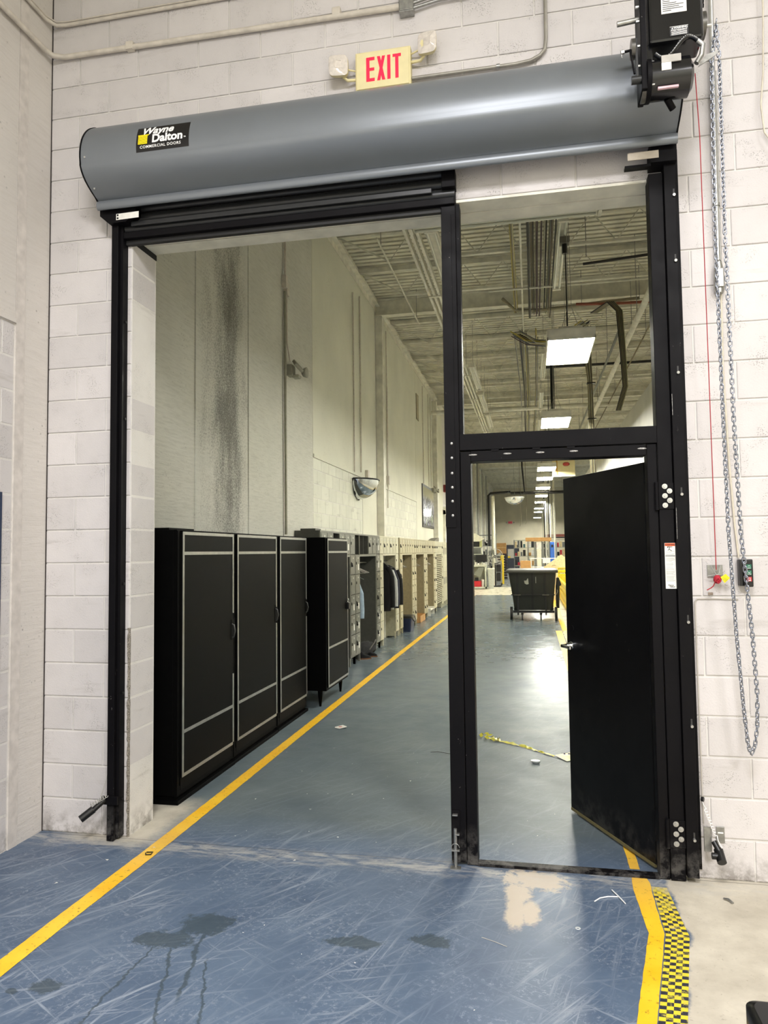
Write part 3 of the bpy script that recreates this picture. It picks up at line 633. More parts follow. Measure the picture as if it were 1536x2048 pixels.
MB().cyl((0.532, -0.57, 3.858), (0.575, -0.57, 3.858), 0.019, 14).build('crank_boss', SLAT, op)
MB().cyl((0.580, -0.52, 3.85), (0.600, -0.52, 3.85), 0.07, 20).build('brake_drum', flat('cast_metal', (92, 90, 86), 0.35, 0.7), op)
# armoured cable with white flecks
pts = []
for i in range(25):
    t = i/24; pts.append((0.635+0.185*t, -0.595+0.01*math.sin(t*6), 3.955-0.028*math.sin(t*2*math.pi)+0.035*t))
cb = MB().tube(pts, 0.010, 10).build('armoured_cable', GB, op)
m = MB()
for i in range(1, 24):
    p = pts[i]; m.sphere((p[0], p[1]-0.009, p[2]+0.002), 0.0028, 6)
m.build('cable_fleck', ZINC, cb)
MB().tube([(0.82, -0.595, 3.99), (0.845, -0.59, 3.97), (0.838, -0.585, 3.925), (0.815, -0.585, 3.89)], 0.012, 8).build('elbow', GALV, op)
# chain wheel at the right end
cw = MB().cyl((0.880, -0.40, 4.19), (0.900, -0.40, 4.19), 0.062, 28).build('chain_wheel', flat('cast_metal', (92, 90, 86), 0.35, 0.7), op)
MB().cyl((0.85, -0.40, 4.19), (0.93, -0.40, 4.19), 0.010, 12).build('wheel_axle', ZINC, op)
MB().box(0.850, 0.872, -0.47, -0.36, 4.08, 4.32, 0.003).build('chain_guard', BLACK, op)
for i in range(5): MB().cyl((0.852, -0.50, 4.30-i*0.02), (0.876, -0.50, 4.30-i*0.02), 0.009, 8).build('sprocket_link', BLACK, op)
MB().tube([(0.862, -0.47, 4.09), (0.87, -0.47, 4.03), (0.862, -0.48, 3.98)], 0.006, 6).build('red_lead', RED, op)
MB().prism([(0.862, 3.985), (0.948, 4.035), (0.958, 4.055), (0.90, 4.04)], 'y', -0.41, -0.404).build('guide_tab', GALV, op)
MB().box(0.60, 0.80, -0.44, -0.33, 4.02, 4.06).build('mount_bracket', BLACK, op)

op.location.x -= 0.022
# ================================================================ exit sign
ex = thing('exit_sign', 'cream exit sign with red letters and two emergency lamp heads above the hood', 'sign', (-0.775, -0.0, 4.335))
MB().box(-0.938, -0.612, -0.055, -0.003, 4.335, 4.572, 0.006).build('housing', SIGNC, ex)
fp = MB().box(-0.930, -0.622, -0.060, -0.0552, 4.346, 4.562, 0.002).build('face_plate', SIGNC, ex)
m = MB(); z0, z1 = 4.386, 4.530; T = 0.020
def lett(x, parts):
    for i_, q in enumerate(parts): m.add([(x+a, -0.0612-0.0003*i_, z0+b) for a, b in q], [tuple(range(len(q)))])
H = z1-z0
lett(-0.872, [[(0, 0), (T, 0), (T, H), (0, H)], [(T, 0), (.050, 0), (.050, .019), (T, .019)], [(T, H/2-.009), (.048, H/2-.009), (.048, H/2+.009), (T, H/2+.009)], [(T, H-.019), (.050, H-.019), (.050, H), (T, H)]])
lett(-0.808, [[(0, 0), (.018, 0), (.048, H), (.030, H)], [(.030, 0), (.048, 0), (.018, H), (0, H)]])
lett(-0.748, [[(0, 0), (T-.001, 0), (T-.001, H), (0, H)]])
lett(-0.716, [[(.015, 0), (.034, 0), (.034, H), (.015, H)], [(0, H-.018), (.015, H-.018), (.015, H), (0, H)], [(.034, H-.018), (.049, H-.018), (.049, H), (.034, H)]])
t = NT('exit_red_lit'); t.b.inputs['Base Color'].default_value = lin((225, 20, 60)); t.b.inputs['Emission Color'].default_value = lin((255, 20, 70)); t.b.inputs['Emission Strength'].default_value = 0.45
m.build('lettering', t.m, fp)
LENS = flat('ribbed_lens', (214, 206, 196), 0.15, nz=0.05, scale=60)
for (x, z, tilt, s) in ((-1.030, 4.487, 0.25, 1), (-0.512, 4.545, -0.2, -1)):
    m = MB(); rr = [( .054, .062), (.054, .062), (.044, .05), (.02, .024)]; rings = []
    for (d, (a, b)) in zip((-0.085, -0.070, -0.045, -0.030), rr):
        rings.append([(x+a*(abs(math.cos(q))**0.4)*math.copysign(1, math.cos(q)), d+s*0.25*a*math.cos(q)-0.01, z+b*(abs(math.sin(q))**0.4)*math.copysign(1, math.sin(q))) for q in [2*math.pi*i/24 for i in range(24)]])
    m.loft(rings); h = m.build('lamp_head', SIGNC, ex)
    r0 = [(v[0], v[1]-0.0012, v[2]) for v in rings[0]]; r1 = [(x+(v[0]-x)*0.85, v[1]-0.006, z+(v[2]-z)*0.85) for v in rings[0]]; r2 = [(x+(v[0]-x)*0.4, v[1]-0.010, z+(v[2]-z)*0.4) for v in rings[0]]
    MB().loft([r0, r1, r2]).build('lens', LENS, h)
    MB().tube([(x+s*0.02, -0.06, z-0.05), (x+s*0.045, -0.05, z-0.07), (x+s*0.10, -0.03, z-0.06)], 0.009, 8).build('swivel_arm', SIGNC, ex)
    MB().tube([(x+s*0.03, -0.055, z+0.0), (x+s*0.06, -0.05, z-0.01), (x+s*0.10, -0.03, z-0.01)], 0.005, 8).build('lamp_lead', SIGNC, ex)
# ================================================================ conduits in the near room
def arcpts(c, r, a0, a1, n, f): return [f(c[0]+r*math.cos(math.radians(a0+(a1-a0)*i/n)), c[1]+r*math.sin(math.radians(a0+(a1-a0)*i/n))) for i in range(n+1)]
fw_ = lambda x, z: (x, -0.025, z)
cd = tag(MB().tube([(-0.610, -0.025, 4.392), (-0.026, -0.025, 4.390)]+[(0.06, -0.025, 4.398), (0.11, -0.025, 4.42), (0.138, -0.025, 4.45), (0.145, -0.025, 4.52), (0.150, -0.025, 5.25)], 0.0105, 12).build('conduit', flat('grey_conduit', (150, 146, 136), 0.4, 0.3)),
    'grey metal conduit turning up the block wall right of the exit sign', 'conduit')
MB().cyl((-0.13, -0.025, 4.391), (-0.11, -0.025, 4.391), 0.014, 12).build('coupling', GALV, cd)
c2 = tag(MB().tube([(WX+0.03, -1.7, 4.86), (WX+0.03, -0.12, 4.86), (WX+0.045, -0.055, 4.86), (WX+0.11, -0.03, 4.858), (-2.2, -0.026, 4.852), (-0.672, -0.028, 4.830)], 0.0165, 12).build('conduit', CONDUIT),
    'thick white painted conduit running round the top left corner of the room, the lower run', 'conduit')
for x in (-2.42, -1.08): MB().box(x, x+0.05, -0.045, -0.004, 4.836, 4.885, 0.004).build('strap', CONDUIT, c2)
for i, (z, r) in enumerate(((5.075, 0.012), (5.098, 0.005))):
    tag(MB().tube([(WX+0.02, -1.2, z), (WX+0.02, -0.10, z), (WX+0.05, -0.035, z-0.002), (WX+0.12, -0.022, z), (-1.0, -0.022, z+0.0), (1.0, -0.022, z)], r, 8).build('conduit' if i == 0 else 'cable', CONDUIT),
        ('white painted conduit above it around the corner, near the top edge of the picture', 'thin white wire lying along the upper white conduit')[i], ('conduit', 'cable')[i])
jb = thing('junction_box', 'small galvanised junction box on the wall above the exit sign', 'junction box', (-0.635, -0.03, 4.78))
MB().box(-0.676, -0.592, -0.062, -0.004, 4.775, 4.90, 0.003).build('box', GALV, jb)
MB().box(-0.672, -0.596, -0.066, -0.0625, 4.78, 4.895, 0.002).build('cover', GALV, jb)
for i, (za, zb, x1) in enumerate(((4.805, 4.86, 1.2), (4.835, 4.90, 1.2))):
    MB().tube([(-0.60 if x1 > 0 else -0.67, -0.035, za), ((-0.45 if x1 > 0 else -0.8), -0.03, (za+zb)/2), (x1, -0.025, zb)], 0.009, 8).build('conduit', GALV, jb)
tag(MB().tube([(1.262, -0.03, 5.0), (1.258, -0.03, 4.5), (1.245, -0.03, 4.15), (1.228, -0.03, 3.98), (1.240, -0.03, 3.83), (1.30, -0.03, 3.72), (1.40, -0.03, 3.66)], 0.0045, 6).build('cable', flat('ivory_cable', (212, 204, 186), 0.5)),
    'ivory cable hanging in a loop at the upper right edge of the picture', 'cable')
# conduit down to the junction fitting behind the chain
cc = tag(MB().tube([(1.006, -0.03, 5.0), (0.992, -0.03, 3.17)], 0.013, 12).build('conduit', flat('bright_conduit', (176, 176, 172), 0.35, 0.6)), 'straight galvanised conduit dropping behind the hand chain', 'conduit')
MB().cyl((0.993, -0.03, 3.46), (0.993, -0.03, 3.475), 0.019, 12).build('coupling', GALV, cc)
MB().tube([(1.018, -0.02, 4.2), (1.008, -0.02, 3.16)], 0.004, 6).build('tracer_wire', GALV, cc)
m = MB(); m.loft([[(0.992+a*math.cos(q), -0.032+0.024*math.sin(q), z) for q in [2*math.pi*i/14 for i in range(14)]] for (a, z) in ((0.014, 3.16), (0.022, 3.13), (0.027, 3.09), (0.027, 3.02), (0.020, 2.995))])
f = m.build('conduit_fitting', GALV, cc); MB().box(0.975, 1.010, -0.062, -0.055, 3.02, 3.12, 0.004).build('fitting_cover', GALV, f)
cw2 = tag(MB().tube([(1.004, -0.012, 3.0), (1.000, -0.012, 2.6), (1.012, -0.012, 2.1), (1.026, -0.012, 1.8), (1.040, -0.012, 1.62)], 0.005, 6).build('cable', flat('ivory_cable', (212, 204, 186), 0.5)), 'thin ivory cable from the conduit fitting down to the push button box', 'cable')
tag(MB().tube([(1.03, -0.01, 1.408), (0.93, -0.01, 1.412), (0.835, -0.01, 1.412), (0.822, -0.012, 1.395), (0.821, -0.02, 1.2), (0.822, -0.02, 0.6), (0.824, -0.02, 0.28)], 0.0035, 6).build('cable', flat('grey_white_cable', (186, 180, 170), 0.5)),
    'thin pale cable running down along the right edge of the black door guide', 'cable')
# push button station
pb = thing('push_button_box', 'black push button box with green up and down and red stop buttons by the chain', 'control', (1.06, -0.02, 1.475))
MB().box(1.033, 1.083, -0.045, -0.004, 1.478, 1.612, 0.003).build('box', PLASTICB, pb)
MB().box(1.050, 1.092, -0.066, -0.046, 1.474, 1.613, 0.005).build('cover', PLASTICB, pb)
GRN = flat('green_button', (24, 108, 80), 0.4)
for z, mt, sh in ((1.576, GRN, 'up'), (1.546, GRN, 'down'), (1.513, RED, 'stop')):
    bt = MB().box(1.060, 1.083, -0.070, -0.0665, z-0.011, z+0.011, 0.001).build('button', mt, pb)
    q = MB()
    if sh == 'stop':
        for (a, b, c, d) in ((-.006, .006, -.001, .001), (-.006, .006, .009, .011)): q.box(1.0715+a, 1.0715+b, -0.0708, -0.0702, z-0.004+c, z-0.004+d)
        for a in (-.006, .005): q.box(1.0715+a, 1.0715+a+.001, -0.0708, -0.0702, z-0.004, z+0.006)
    else:
        s = 1 if sh == 'up' else -1
        for e in (-1, 1): q.cyl((1.0715+e*0.006, -0.0705, z+0.002-s*0.002), (1.0715, -0.0705, z+0.002+s*0.004), 0.0009, 6)
    q.build('symbol', WTXT, bt)
    text_mesh({'up': 'OPEN', 'down': 'CLOSE', 'stop': 'STOP'}[sh], 0.006, WTXT, fl(1.0715, z-0.0075, -0.0705), 'lettering', bt, 0.0001)
# red release cord with bracket and yellow tag
rc = thing('release_cord', 'thin red release cord hanging down to a bracket on the block wall', 'cord', (0.93, -0.03, 1.42))
RCORD = flat('red_cord', (170, 30, 46), 0.7)
MB().tube([(0.835, -0.37, 3.98), (0.862, -0.30, 3.70), (0.905, -0.12, 2.5), (0.925, -0.035, 1.56)], 0.0022, 6).build('cord', RCORD, rc)
MB().box(0.888, 0.962, -0.012, -0.004, 1.522, 1.585).build('bracket_plate', GALV, rc)
for a, b in (((0.898, 1.585), (0.922, 1.535)), ((0.947, 1.582), (0.934, 1.535)), ((0.880, 1.528), (0.945, 1.538))): MB().cyl((a[0], -0.035, a[1]), (b[0], -0.045, b[1]), 0.0022, 6).build('bracket_rod', GALV, rc)
kn = MB().sphere((0.927, -0.045, 1.512), 0.020, 12, sz=1.15).tube([(0.91, -0.06, 1.50), (0.925, -0.068, 1.52), (0.94, -0.06, 1.505), (0.926, -0.066, 1.492), (0.912, -0.058, 1.51)], 0.004, 6).build('knot', RCORD, rc)
MB().tube([(0.915, -0.045, 1.497), (0.905, -0.05, 1.478), (0.893, -0.05, 1.468), (0.874, -0.05, 1.458)], 0.0025, 6).build('cord_end', RCORD, rc)
tg = tag(MB().prism([(0.938, 1.523), (0.963, 1.540), (0.983, 1.519), (0.957, 1.494)], 'y', -0.062, -0.060).build('tag', flat('yellow_tag', (244, 226, 30), 0.5)), 'small square yellow tag tied to the red cord', 'tag')
m = MB()
for i in range(4):
    x, z = 0.950+i*0.005, 1.519-i*0.004; m.cyl((x-0.007, -0.0625, z-0.006), (x+0.005, -0.0625, z+0.006), 0.0006, 4)
m.build('print_lines', BT, tg)
# block wall marks
MB().box(0.888, 0.912, -0.0075, -0.0060, 1.430, 1.444).build('scrape', flat('brown_scrape', (146, 132, 118), 0.8), wf)
# ================================================================ hoist chain
def lerp(a, b, t): return a+(b-a)*t
front = [(0.934, -0.40, 4.215), (0.918, -0.35, 4.06), (0.9135, -0.31, 3.2), (0.925, -0.28, 2.3), (0.940, -0.24, 1.75), (0.968, -0.20, 1.25), (0.995, -0.17, 0.90), (1.012, -0.155, 0.72), (1.026, -0.15, 0.665)]
back = [(0.938, -0.37, 4.215), (0.955, -0.34, 4.05), (0.960, -0.30, 3.2), (0.975, -0.27, 2.3), (1.000, -0.22, 1.75), (1.045, -0.18, 1.25), (1.062, -0.16, 0.95), (1.058, -0.152, 0.80), (1.045, -0.15, 0.71), (1.030, -0.15, 0.665)]
path = [Vector(p) for p in front]+[Vector(p) for p in back[::-1][1:]]
hc = thing('hand_chain', 'long zinc hand chain hanging in a loop from the door motor', 'chain', (1.0, -0.15, 0.64))
PITCHC = 0.0229
def link_mesh():
    pts = []; r, hl = 0.0078, 0.0080
    for i in range(7): a = math.pi*i/6; pts.append((r*math.cos(a), 0, hl+r*math.sin(a)))
    for i in range(7): a = math.pi+math.pi*i/6; pts.append((r*math.cos(a), 0, -hl+r*math.sin(a)))
    return MB().tube(pts, 0.0030, 5, closed=True)
LK = link_mesh().mesh('link', CHAINM)
# samples at equal arc length
seg = []; dense = []
for a, b in zip(path[:-1], path[1:]):
    n = max(2, int((b-a).length/0.004)); dense += [a.lerp(b, i/n) for i in range(n)]
dense.append(path[-1]); acc = 0; smp = [dense[0]]
for a, b in zip(dense[:-1], dense[1:]):
    acc += (b-a).length
    if acc >= PITCHC: smp.append(b.copy()); acc -= PITCHC
mids = [((a+b)/2, (b-a).normalized(), i) for i, (a, b) in enumerate(zip(smp[:-1], smp[1:]))]
mids.sort(key=lambda q: q[0].z)
rest = MB(); rr = random.Random(9)
for k, (c, d, i) in enumerate(mids):
    q = d.to_track_quat('Z', 'Y'); tw = (0.35 if i % 2 else 0.35+math.pi/2)+rr.uniform(-.25, .25)
    Rm = (q.to_matrix() @ Matrix.Rotation(tw, 3, 'Z')).to_4x4()
    if k < 298:
        o = bpy.data.objects.new('link', LK); C.objects.link(o); o.parent = hc; o.rotation_euler = Rm.to_euler(); o.location = c-wloc(hc)
    else:
        lm = link_mesh(); rest.add([Rm @ Vector(v)+c for v in lm.v], lm.f, True)
if rest.v: o = rest.build('upper_links', CHAINM, hc); o['kind'] = 'stuff'
# ================================================================ sensors by the guides
sn = thing('door_sensor', 'black photo eye sensor sticking out at the foot of the left door guide', 'sensor', (-2.52, -0.10, 0.15))
MB().box(-2.50, -2.40, -0.10, -0.085, 0.215, 0.262, 0.002).build('bracket', BLACK, sn)
MB().cyl((-2.478, -0.10, 0.245), (-2.545, -0.16, 0.175), 0.016, 12).build('arm', PLASTICB, sn)
MB().cyl((-2.525, -0.14, 0.20), (-2.578, -0.185, 0.155), 0.022, 16).build('sensor_head', PLASTICB, sn)
m = MB(); pts = []
for i in range(60):
    t = i/59; a = t*2*math.pi*7; pts.append((-2.535+0.075*t+0.006*math.cos(a), -0.155+0.05*t, 0.225+0.045*t+0.010*math.sin(a)))
m.tube(pts, 0.0025, 5).build('coiled_lead', flat('pale_lead', (170, 168, 160), 0.5), sn)
MB().tube([(-2.505, -0.10, 0.26), (-2.49, -0.07, 0.34), (-2.478, -0.05, 0.44)], 0.0022, 6).build('lead', flat('pale_lead', (170, 168, 160), 0.5), sn)
MB().cyl((-2.482, -0.03, 0.44), (-2.47, -0.03, 0.44), 0.008, 8).build('grommet', PLASTICB, sn)
sn = thing('door_sensor', 'black photo eye sensor with a white coiled lead right of the right door guide', 'sensor', (0.86, -0.10, 0.13))
MB().box(0.885, 0.925, -0.010, -0.004, 0.185, 0.265, 0.002).box(0.815, 0.85, -0.07, -0.06, 0.16, 0.28).build('bracket', GALV, sn)
MB().box(0.892, 0.918, -0.012, -0.010, 0.232, 0.238).build('bracket_slot', WTXT, sn)
MB().cyl((0.855, -0.09, 0.22), (0.882, -0.13, 0.165), 0.014, 12).build('arm', PLASTICB, sn)
MB().cyl((0.872, -0.10, 0.185), (0.875, -0.155, 0.145), 0.022, 18).build('sensor_head', PLASTICB, sn)
MB().cyl((0.835, -0.13, 0.165), (0.87, -0.13, 0.165), 0.016, 14).build('mounting_stub', PLASTICB, sn)
pts = []
for i in range(70):
    t = i/69; a = t*2*math.pi*9; pts.append((0.826+0.038*t+0.007*math.cos(a), -0.06-0.03*t, 0.365-0.115*t+0.004*math.sin(a)))
MB().tube([(0.818, -0.03, 0.40), (0.822, -0.05, 0.38)]+pts+[(0.872, -0.10, 0.23), (0.885, -0.12, 0.20)], 0.0026, 5).build('coiled_lead', flat('white_lead', (232, 230, 226), 0.4), sn)
MB().cyl((0.816, -0.03, 0.405), (0.826, -0.036, 0.405), 0.012, 10).build('grommet', PLASTICB, sn)
# ================================================================ floor tapes
def ribbon(pts, name, mt, label, cat='tape', par=None, z=0.0012):
    """pts: (inner x, outer x, y)"""
    m = MB(); rr = random.Random(len(pts)); P = []
    for (a0, b0, y0), (a1, b1, y1) in zip(pts[:-1], pts[1:]):
        n = max(1, int(abs(y1-y0)/0.04))
        for i in range(n):
            t = i/n; P.append((lerp(a0, a1, t)+rr.uniform(-.0015, .0015), lerp(b0, b1, t)+rr.uniform(-.0015, .0015), lerp(y0, y1, t)))
    P.append(pts[-1]); k = len(P); vs = [(p[0], p[2], z) for p in P]+[(p[1], p[2], z) for p in P]
    m.add(vs, [(i, i+1, k+i+1, k+i) for i in range(k-1)]); m.add([(v[0], v[1], 0.0) for v in vs], [(i, k+i, k+i+1, i+1) for i in range(k-1)])
    o = m.build(name, mt, par)
    if par is None: tag(o, label, cat)
    return o
def m_tape():
    t = NT('worn_yellow_tape'); p = t.pos(); Y = t.xyz(p)[1]
    col = t.mix(t.mr(t.noise(p, 5, 4), 0.3, 0.7), lin((244, 184, 30)), lin((252, 204, 52)))
    d = t.ma('MULTIPLY', t.mr(t.noise(p, 34, 5, 0.75), 0.58, 0.66), 0.8)
    col = t.mix(d, col, lin((120, 96, 40)))
    du = t.ma('MULTIPLY', t.mr(t.ma('ABSOLUTE', t.ma('ADD', Y, 0.02)), 0.0, 0.45, 1, 0), 0.45)
    col = t.mix(du, col, lin((206, 172, 110))); return t.out(col, 0.42)
WT = m_tape()
ribbon([(-2.112, -2.202, -2.6), (-2.110, -2.200, -1.3), (-2.090, -2.182, 0.0), (-2.10, -2.19, 3.3), (-2.11, -2.20, 8), (-2.105, -2.195, 15), (-2.09, -2.18, 23.6)], 'floor_tape', WT,
       'long straight yellow floor tape passing the black cabinets and the lockers')
def m_check():
    t = NT('checker_tape'); p = t.pos(); u = t.n('UVMap').outputs[0]
    ck = t.n('TexChecker', {'Vector': u, 'Color1': lin((232, 208, 50)), 'Color2': lin((44, 46, 58)), 'Scale': 1.0})
    col = ck.outputs[0]
    wear = t.mr(t.ma('ADD', t.noise(p, 26, 6, 0.8), t.mr(t.xyz(p)[1], -0.55, -0.15, 0, 0.10)), 0.53, 0.60); col = t.mix(t.ma('MULTIPLY', wear, 0.8), col, lin((206, 190, 78)))
    w2 = t.mr(t.ma('ADD', t.noise(p, 11, 5, 0.75), t.mr(t.xyz(p)[1], -0.5, -0.12, 0, 0.16)), 0.60, 0.68); col = t.mix(t.ma('MULTIPLY', w2, 0.7), col, lin((186, 178, 158)))
    return t.out(col, 0.5)
CKM = m_check()
def checker(pts, label):
    m = MB(); P = []
    for (a0, b0, y0), (a1, b1, y1) in zip(pts[:-1], pts[1:]):
        n = max(1, int(abs(y1-y0)/0.02)); P += [(lerp(a0, a1, i/n), lerp(b0, b1, i/n), lerp(y0, y1, i/n)) for i in range(n)]
    P.append(pts[-1]); k = len(P)
    m.add([(p[0], p[2], 0.0011) for p in P]+[(p[1], p[2], 0.0011) for p in P], [(i, i+1, k+i+1, k+i) for i in range(k-1)])
    o = m.build('checker_tape', CKM); me = o.data; uv = me.uv_layers.new(name='UVMap'); arc_ = [0]
    for a, b in zip(P[:-1], P[1:]): arc_.append(arc_[-1]+math.hypot((b[0]+b[1]-a[0]-a[1])/2, b[2]-a[2]))
    for lp in me.loops:
        i = lp.vertex_index; uv.data[lp.index].uv = ((0.0 if i < k else 4.0)+0.001, arc_[i % k]/0.0235)
    return tag(o, label, 'tape')
rt = [(0.393+0.0-0.068, 0.393, -1.25), (0.464, 0.530, -0.60), (0.455, 0.540, -0.20), (0.461, 0.546, -0.10)]
ribbon([(0.245, 0.315, -1.65)]+rt+[(0.468, 0.53, 0.0)], 'floor_tape', WT, 'wide bent yellow floor tape in front of the pass door, beside the checkered strip')
checker([(0.321, 0.42, -1.65), (0.397, 0.495, -1.25), (0.535, 0.632, -0.60), (0.546, 0.618, -0.14)], 'yellow and black checkered tape strip on the floor right of the bent yellow tape')
ribbon([(0.47, 0.52, 0.05), (0.47, 0.52, 1.0), (0.46, 0.56, 5.0), (0.462, 0.585, 11.5)], 'floor_tape', WT, 'yellow floor tape behind the pass door leaf, right side of the aisle')
checker([(0.60, 0.70, 9.3), (0.60, 0.70, 11.4)], 'short checkered tape piece on the aisle floor near the door handle')
ribbon([(0.60, 0.70, 11.5), (0.62, 0.74, 17), (0.66, 0.78, 23.6)], 'floor_tape', WT, 'far yellow floor tape right of the tilt truck')
# ================================================================ debris on the floor
def m_ctape():
    return flat('caution_tape', (206, 200, 70), 0.35, nz=0.12, scale=30)
CT = m_ctape()
ct = thing('caution_tape', 'crumpled strip of yellow caution tape on the aisle floor by the pass door', 'tape', (-0.1, 2.35, 0))
rr = random.Random(11); pts = [(-0.44, 2.62), (-0.30, 2.50), (-0.1, 2.36), (0.05, 2.20), (0.16, 2.09)]; P = []
for a, b in zip(pts[:-1], pts[1:]):
    for i in range(8): t_ = i/8; P.append((lerp(a[0], b[0], t_), lerp(a[1], b[1], t_)))
m = MB(); L, R = [], []
for (x, y) in P:
    wv = rr.uniform(0.008, 0.020); L.append((x+wv*0.5, y+wv, 0.004+rr.random()*0.014)); R.append((x-wv*0.5, y-wv, 0.003+rr.random()*0.006))
k = len(L); m.add(L+R, [(i, i+1, k+i+1, k+i) for i in range(k-1)]); m.build('twisted_strip', CT, ct)
m = MB()
for i in range(3):
    pp = [(-0.46+0.05*i+0.035*math.cos(a+i), 2.63-0.06*i+0.035*math.sin(a+i), 0.008+0.022*math.sin(a*1.5+i)**2) for a in [q*0.7 for q in range(8)]]
    for a, b in zip(pp[:-1], pp[1:]): m.add([a, b, (b[0]+0.02, b[1]+0.012, b[2]+0.012), (a[0]+0.02, a[1]+0.012, a[2]+0.012)], [(0, 1, 2, 3)])
m.build('crumpled_end', CT, ct)
q = MB().add([(-0.37, 2.55, 0.03), (-0.30, 2.55, 0.012), (-0.30, 2.49, 0.006), (-0.36, 2.48, 0.022)], [(0, 1, 2, 3)]).build('folded_piece', CT, ct)
text_mesh('IT', 0.05, BT, lambda x, y: (-0.332+x, 2.52+y, 0.0262-0.2*x), 'lettering', q, 0.002)
q = MB().add([(0.15, 2.11, 0.012), (0.33, 2.20, 0.026), (0.33, 2.04, 0.010), (0.24, 1.97, 0.006)], [(0, 1, 2, 3)]).build('flat_piece', CT, ct)
text_mesh('TES', 0.085, BT, lambda x, y: (0.265+x*0.95, 2.09+y*0.8+x*0.1, 0.032), 'lettering', q, 0.003)
tag(MB().tube([(0.258, -0.350, 0.003), (0.285, -0.315, 0.004), (0.325, -0.292, 0.004), (0.378, -0.283, 0.003)], 0.0032, 6).build('cable_tie', WTXT), 'curved white cable tie on the floor before the threshold, longer one', 'cable tie')
tag(MB().tube([(0.350, -0.225, 0.007), (0.372, -0.285, 0.008), (0.398, -0.350, 0.004)], 0.003, 6).build('cable_tie', WTXT), 'short white cable tie lying across the longer one', 'cable tie')
tag(MB().lathe([(0.006, 0), (0.012, 0), (0.012, 0.002), (0.006, 0.002), (0.006, 0)], (0.165, -0.613, 0), 18).build('washer', flat('pale_washer', (205, 208, 206), 0.4)), 'small pale washer lying on the blue floor', 'washer')
tag(MB().tube([(-0.248, -0.763, 0.001), (-0.19, -0.79, 0.0015), (-0.138, -0.82, 0.001)], 0.0016, 5).build('wire', flat('pale_lead', (170, 168, 160), 0.5)), 'thin straight pale wire on the blue floor left of the washer', 'wire')
m = MB(); rr = random.Random(4)
m.add([(-1.88, 2.80, 0.004), (-1.82, 2.86, 0.010), (-1.77, 2.83, 0.004), (-1.76, 2.77, 0.012), (-1.82, 2.74, 0.003), (-1.87, 2.75, 0.008)], [(0, 1, 5), (1, 2, 3), (1, 3, 4, 5)])
pp = tag(m.build('paper_scrap', WHITE), 'crumpled white paper scrap on the floor near the cabinets', 'paper'); MB().box(-1.84, -1.81, 2.78, 2.80, 0.0085, 0.0095).build('red_print', RED, pp)
tag(MB().loft([[(x0+0.035*s*math.cos(q), 1.905+0.03*s*math.sin(q), z) for q in [2*math.pi*i/12 for i in range(12)]] for (x0, s, z) in ((0.0, 0.7, 0.001), (0.0, 1.0, 0.012), (-0.004, 1.05, 0.02))]).build('plastic_cap', flat('pale_cap', (196, 202, 200), 0.3)), 'small pale round cap on the aisle floor', 'cap')
m = MB(); m.tube([(-0.86, 2.08, 0.001), (-0.8, 2.10, 0.002), (-0.70, 2.06, 0.001), (-0.55, 2.0, .001)], 0.002, 4)
tag(m.build('wire', PLASTICB), 'thin black wire on the aisle floor left of the door post', 'wire')
fr = [(-1.88, 0.75), (-1.45, 0.62), (-1.25, 0.95), (-2.32, -0.32), (-1.3, -0.15), (-0.9, 1.3), (-1.15, 0.2), (-2.15, -0.12), (-2.42, -0.62), (-1.02, 0.9)]
m = MB(); rr = random.Random(6)
for i in range(70):
    x, y = (fr[i] if i < len(fr) else (rr.uniform(-2.5, 0.4), rr.uniform(-1.6, 2.2))); r = rr.uniform(0.002, 0.005) if i >= 10 else rr.uniform(0.006, 0.012)
    a0 = rr.random()*6; m.add([(x+r*math.cos(a0+j*2.1)*rr.uniform(.6, 1.3), y+r*math.sin(a0+j*2.1), 0.0015+0.002*(j % 2)) for j in range(3)], [(0, 1, 2)])
tag(m.build('litter_crumbs', WHITE), 'tiny pale crumbs of litter scattered over the floor', 'litter', kind='stuff')
m = MB(); m.tube([(-2.155, -0.195, 0.004), (-2.12, -0.19, 0.005), (-2.115, -0.22, 0.004), (-2.142, -0.228, 0.004), (-2.155, -0.205, 0.004)], 0.0035, 5)
tag(m.build('bent_clip', PLASTICB), 'small dark bent clip lying on the yellow tape', 'clip')
tag(MB().tube([(0.862, -0.22, 0.004), (0.878, -0.235, 0.010), (0.892, -0.26, 0.004)], 0.006, 6).build('bent_washer', GALV), 'small bent metal piece on the concrete under the right sensor', 'scrap')
# black bin at the lower right corner
bn = thing('black_crate', 'corner of a black plastic crate at the lower right edge of the picture', 'crate', (0.75, -2.15, 0))
def rrect(x0, x1, y0, y1, r, z, n=5):
    out = []
    for (cx, cy, a) in ((x1-r, y1-r, 0), (x0+r, y1-r, 90), (x0+r, y0+r, 180), (x1-r, y0+r, 270)):
        for i in range(n+1): t_ = math.radians(a+90*i/n); out.append((cx+r*math.cos(t_), cy+r*math.sin(t_), z))
    return out
MB().loft([rrect(0.56, 0.92, -2.33, -1.965, 0.03, 0.0), rrect(0.535, 0.945, -2.36, -1.935, 0.03, 0.44)]).build('tub', PLASTICB, bn)
MB().loft([rrect(0.518, 0.962, -2.375, -1.915, 0.035, 0.435), rrect(0.514, 0.966, -2.38, -1.91, 0.035, 0.45), rrect(0.514, 0.966, -2.38, -1.91, 0.035, 0.495), rrect(0.53, 0.95, -2.36, -1.93, 0.03, 0.505)]).build('lid', PLASTICB, bn)
MB().box(0.56, 0.92, -2.30, -1.98, 0.505, 0.512, 0.003).build('lid_panel', PLASTICB, bn)
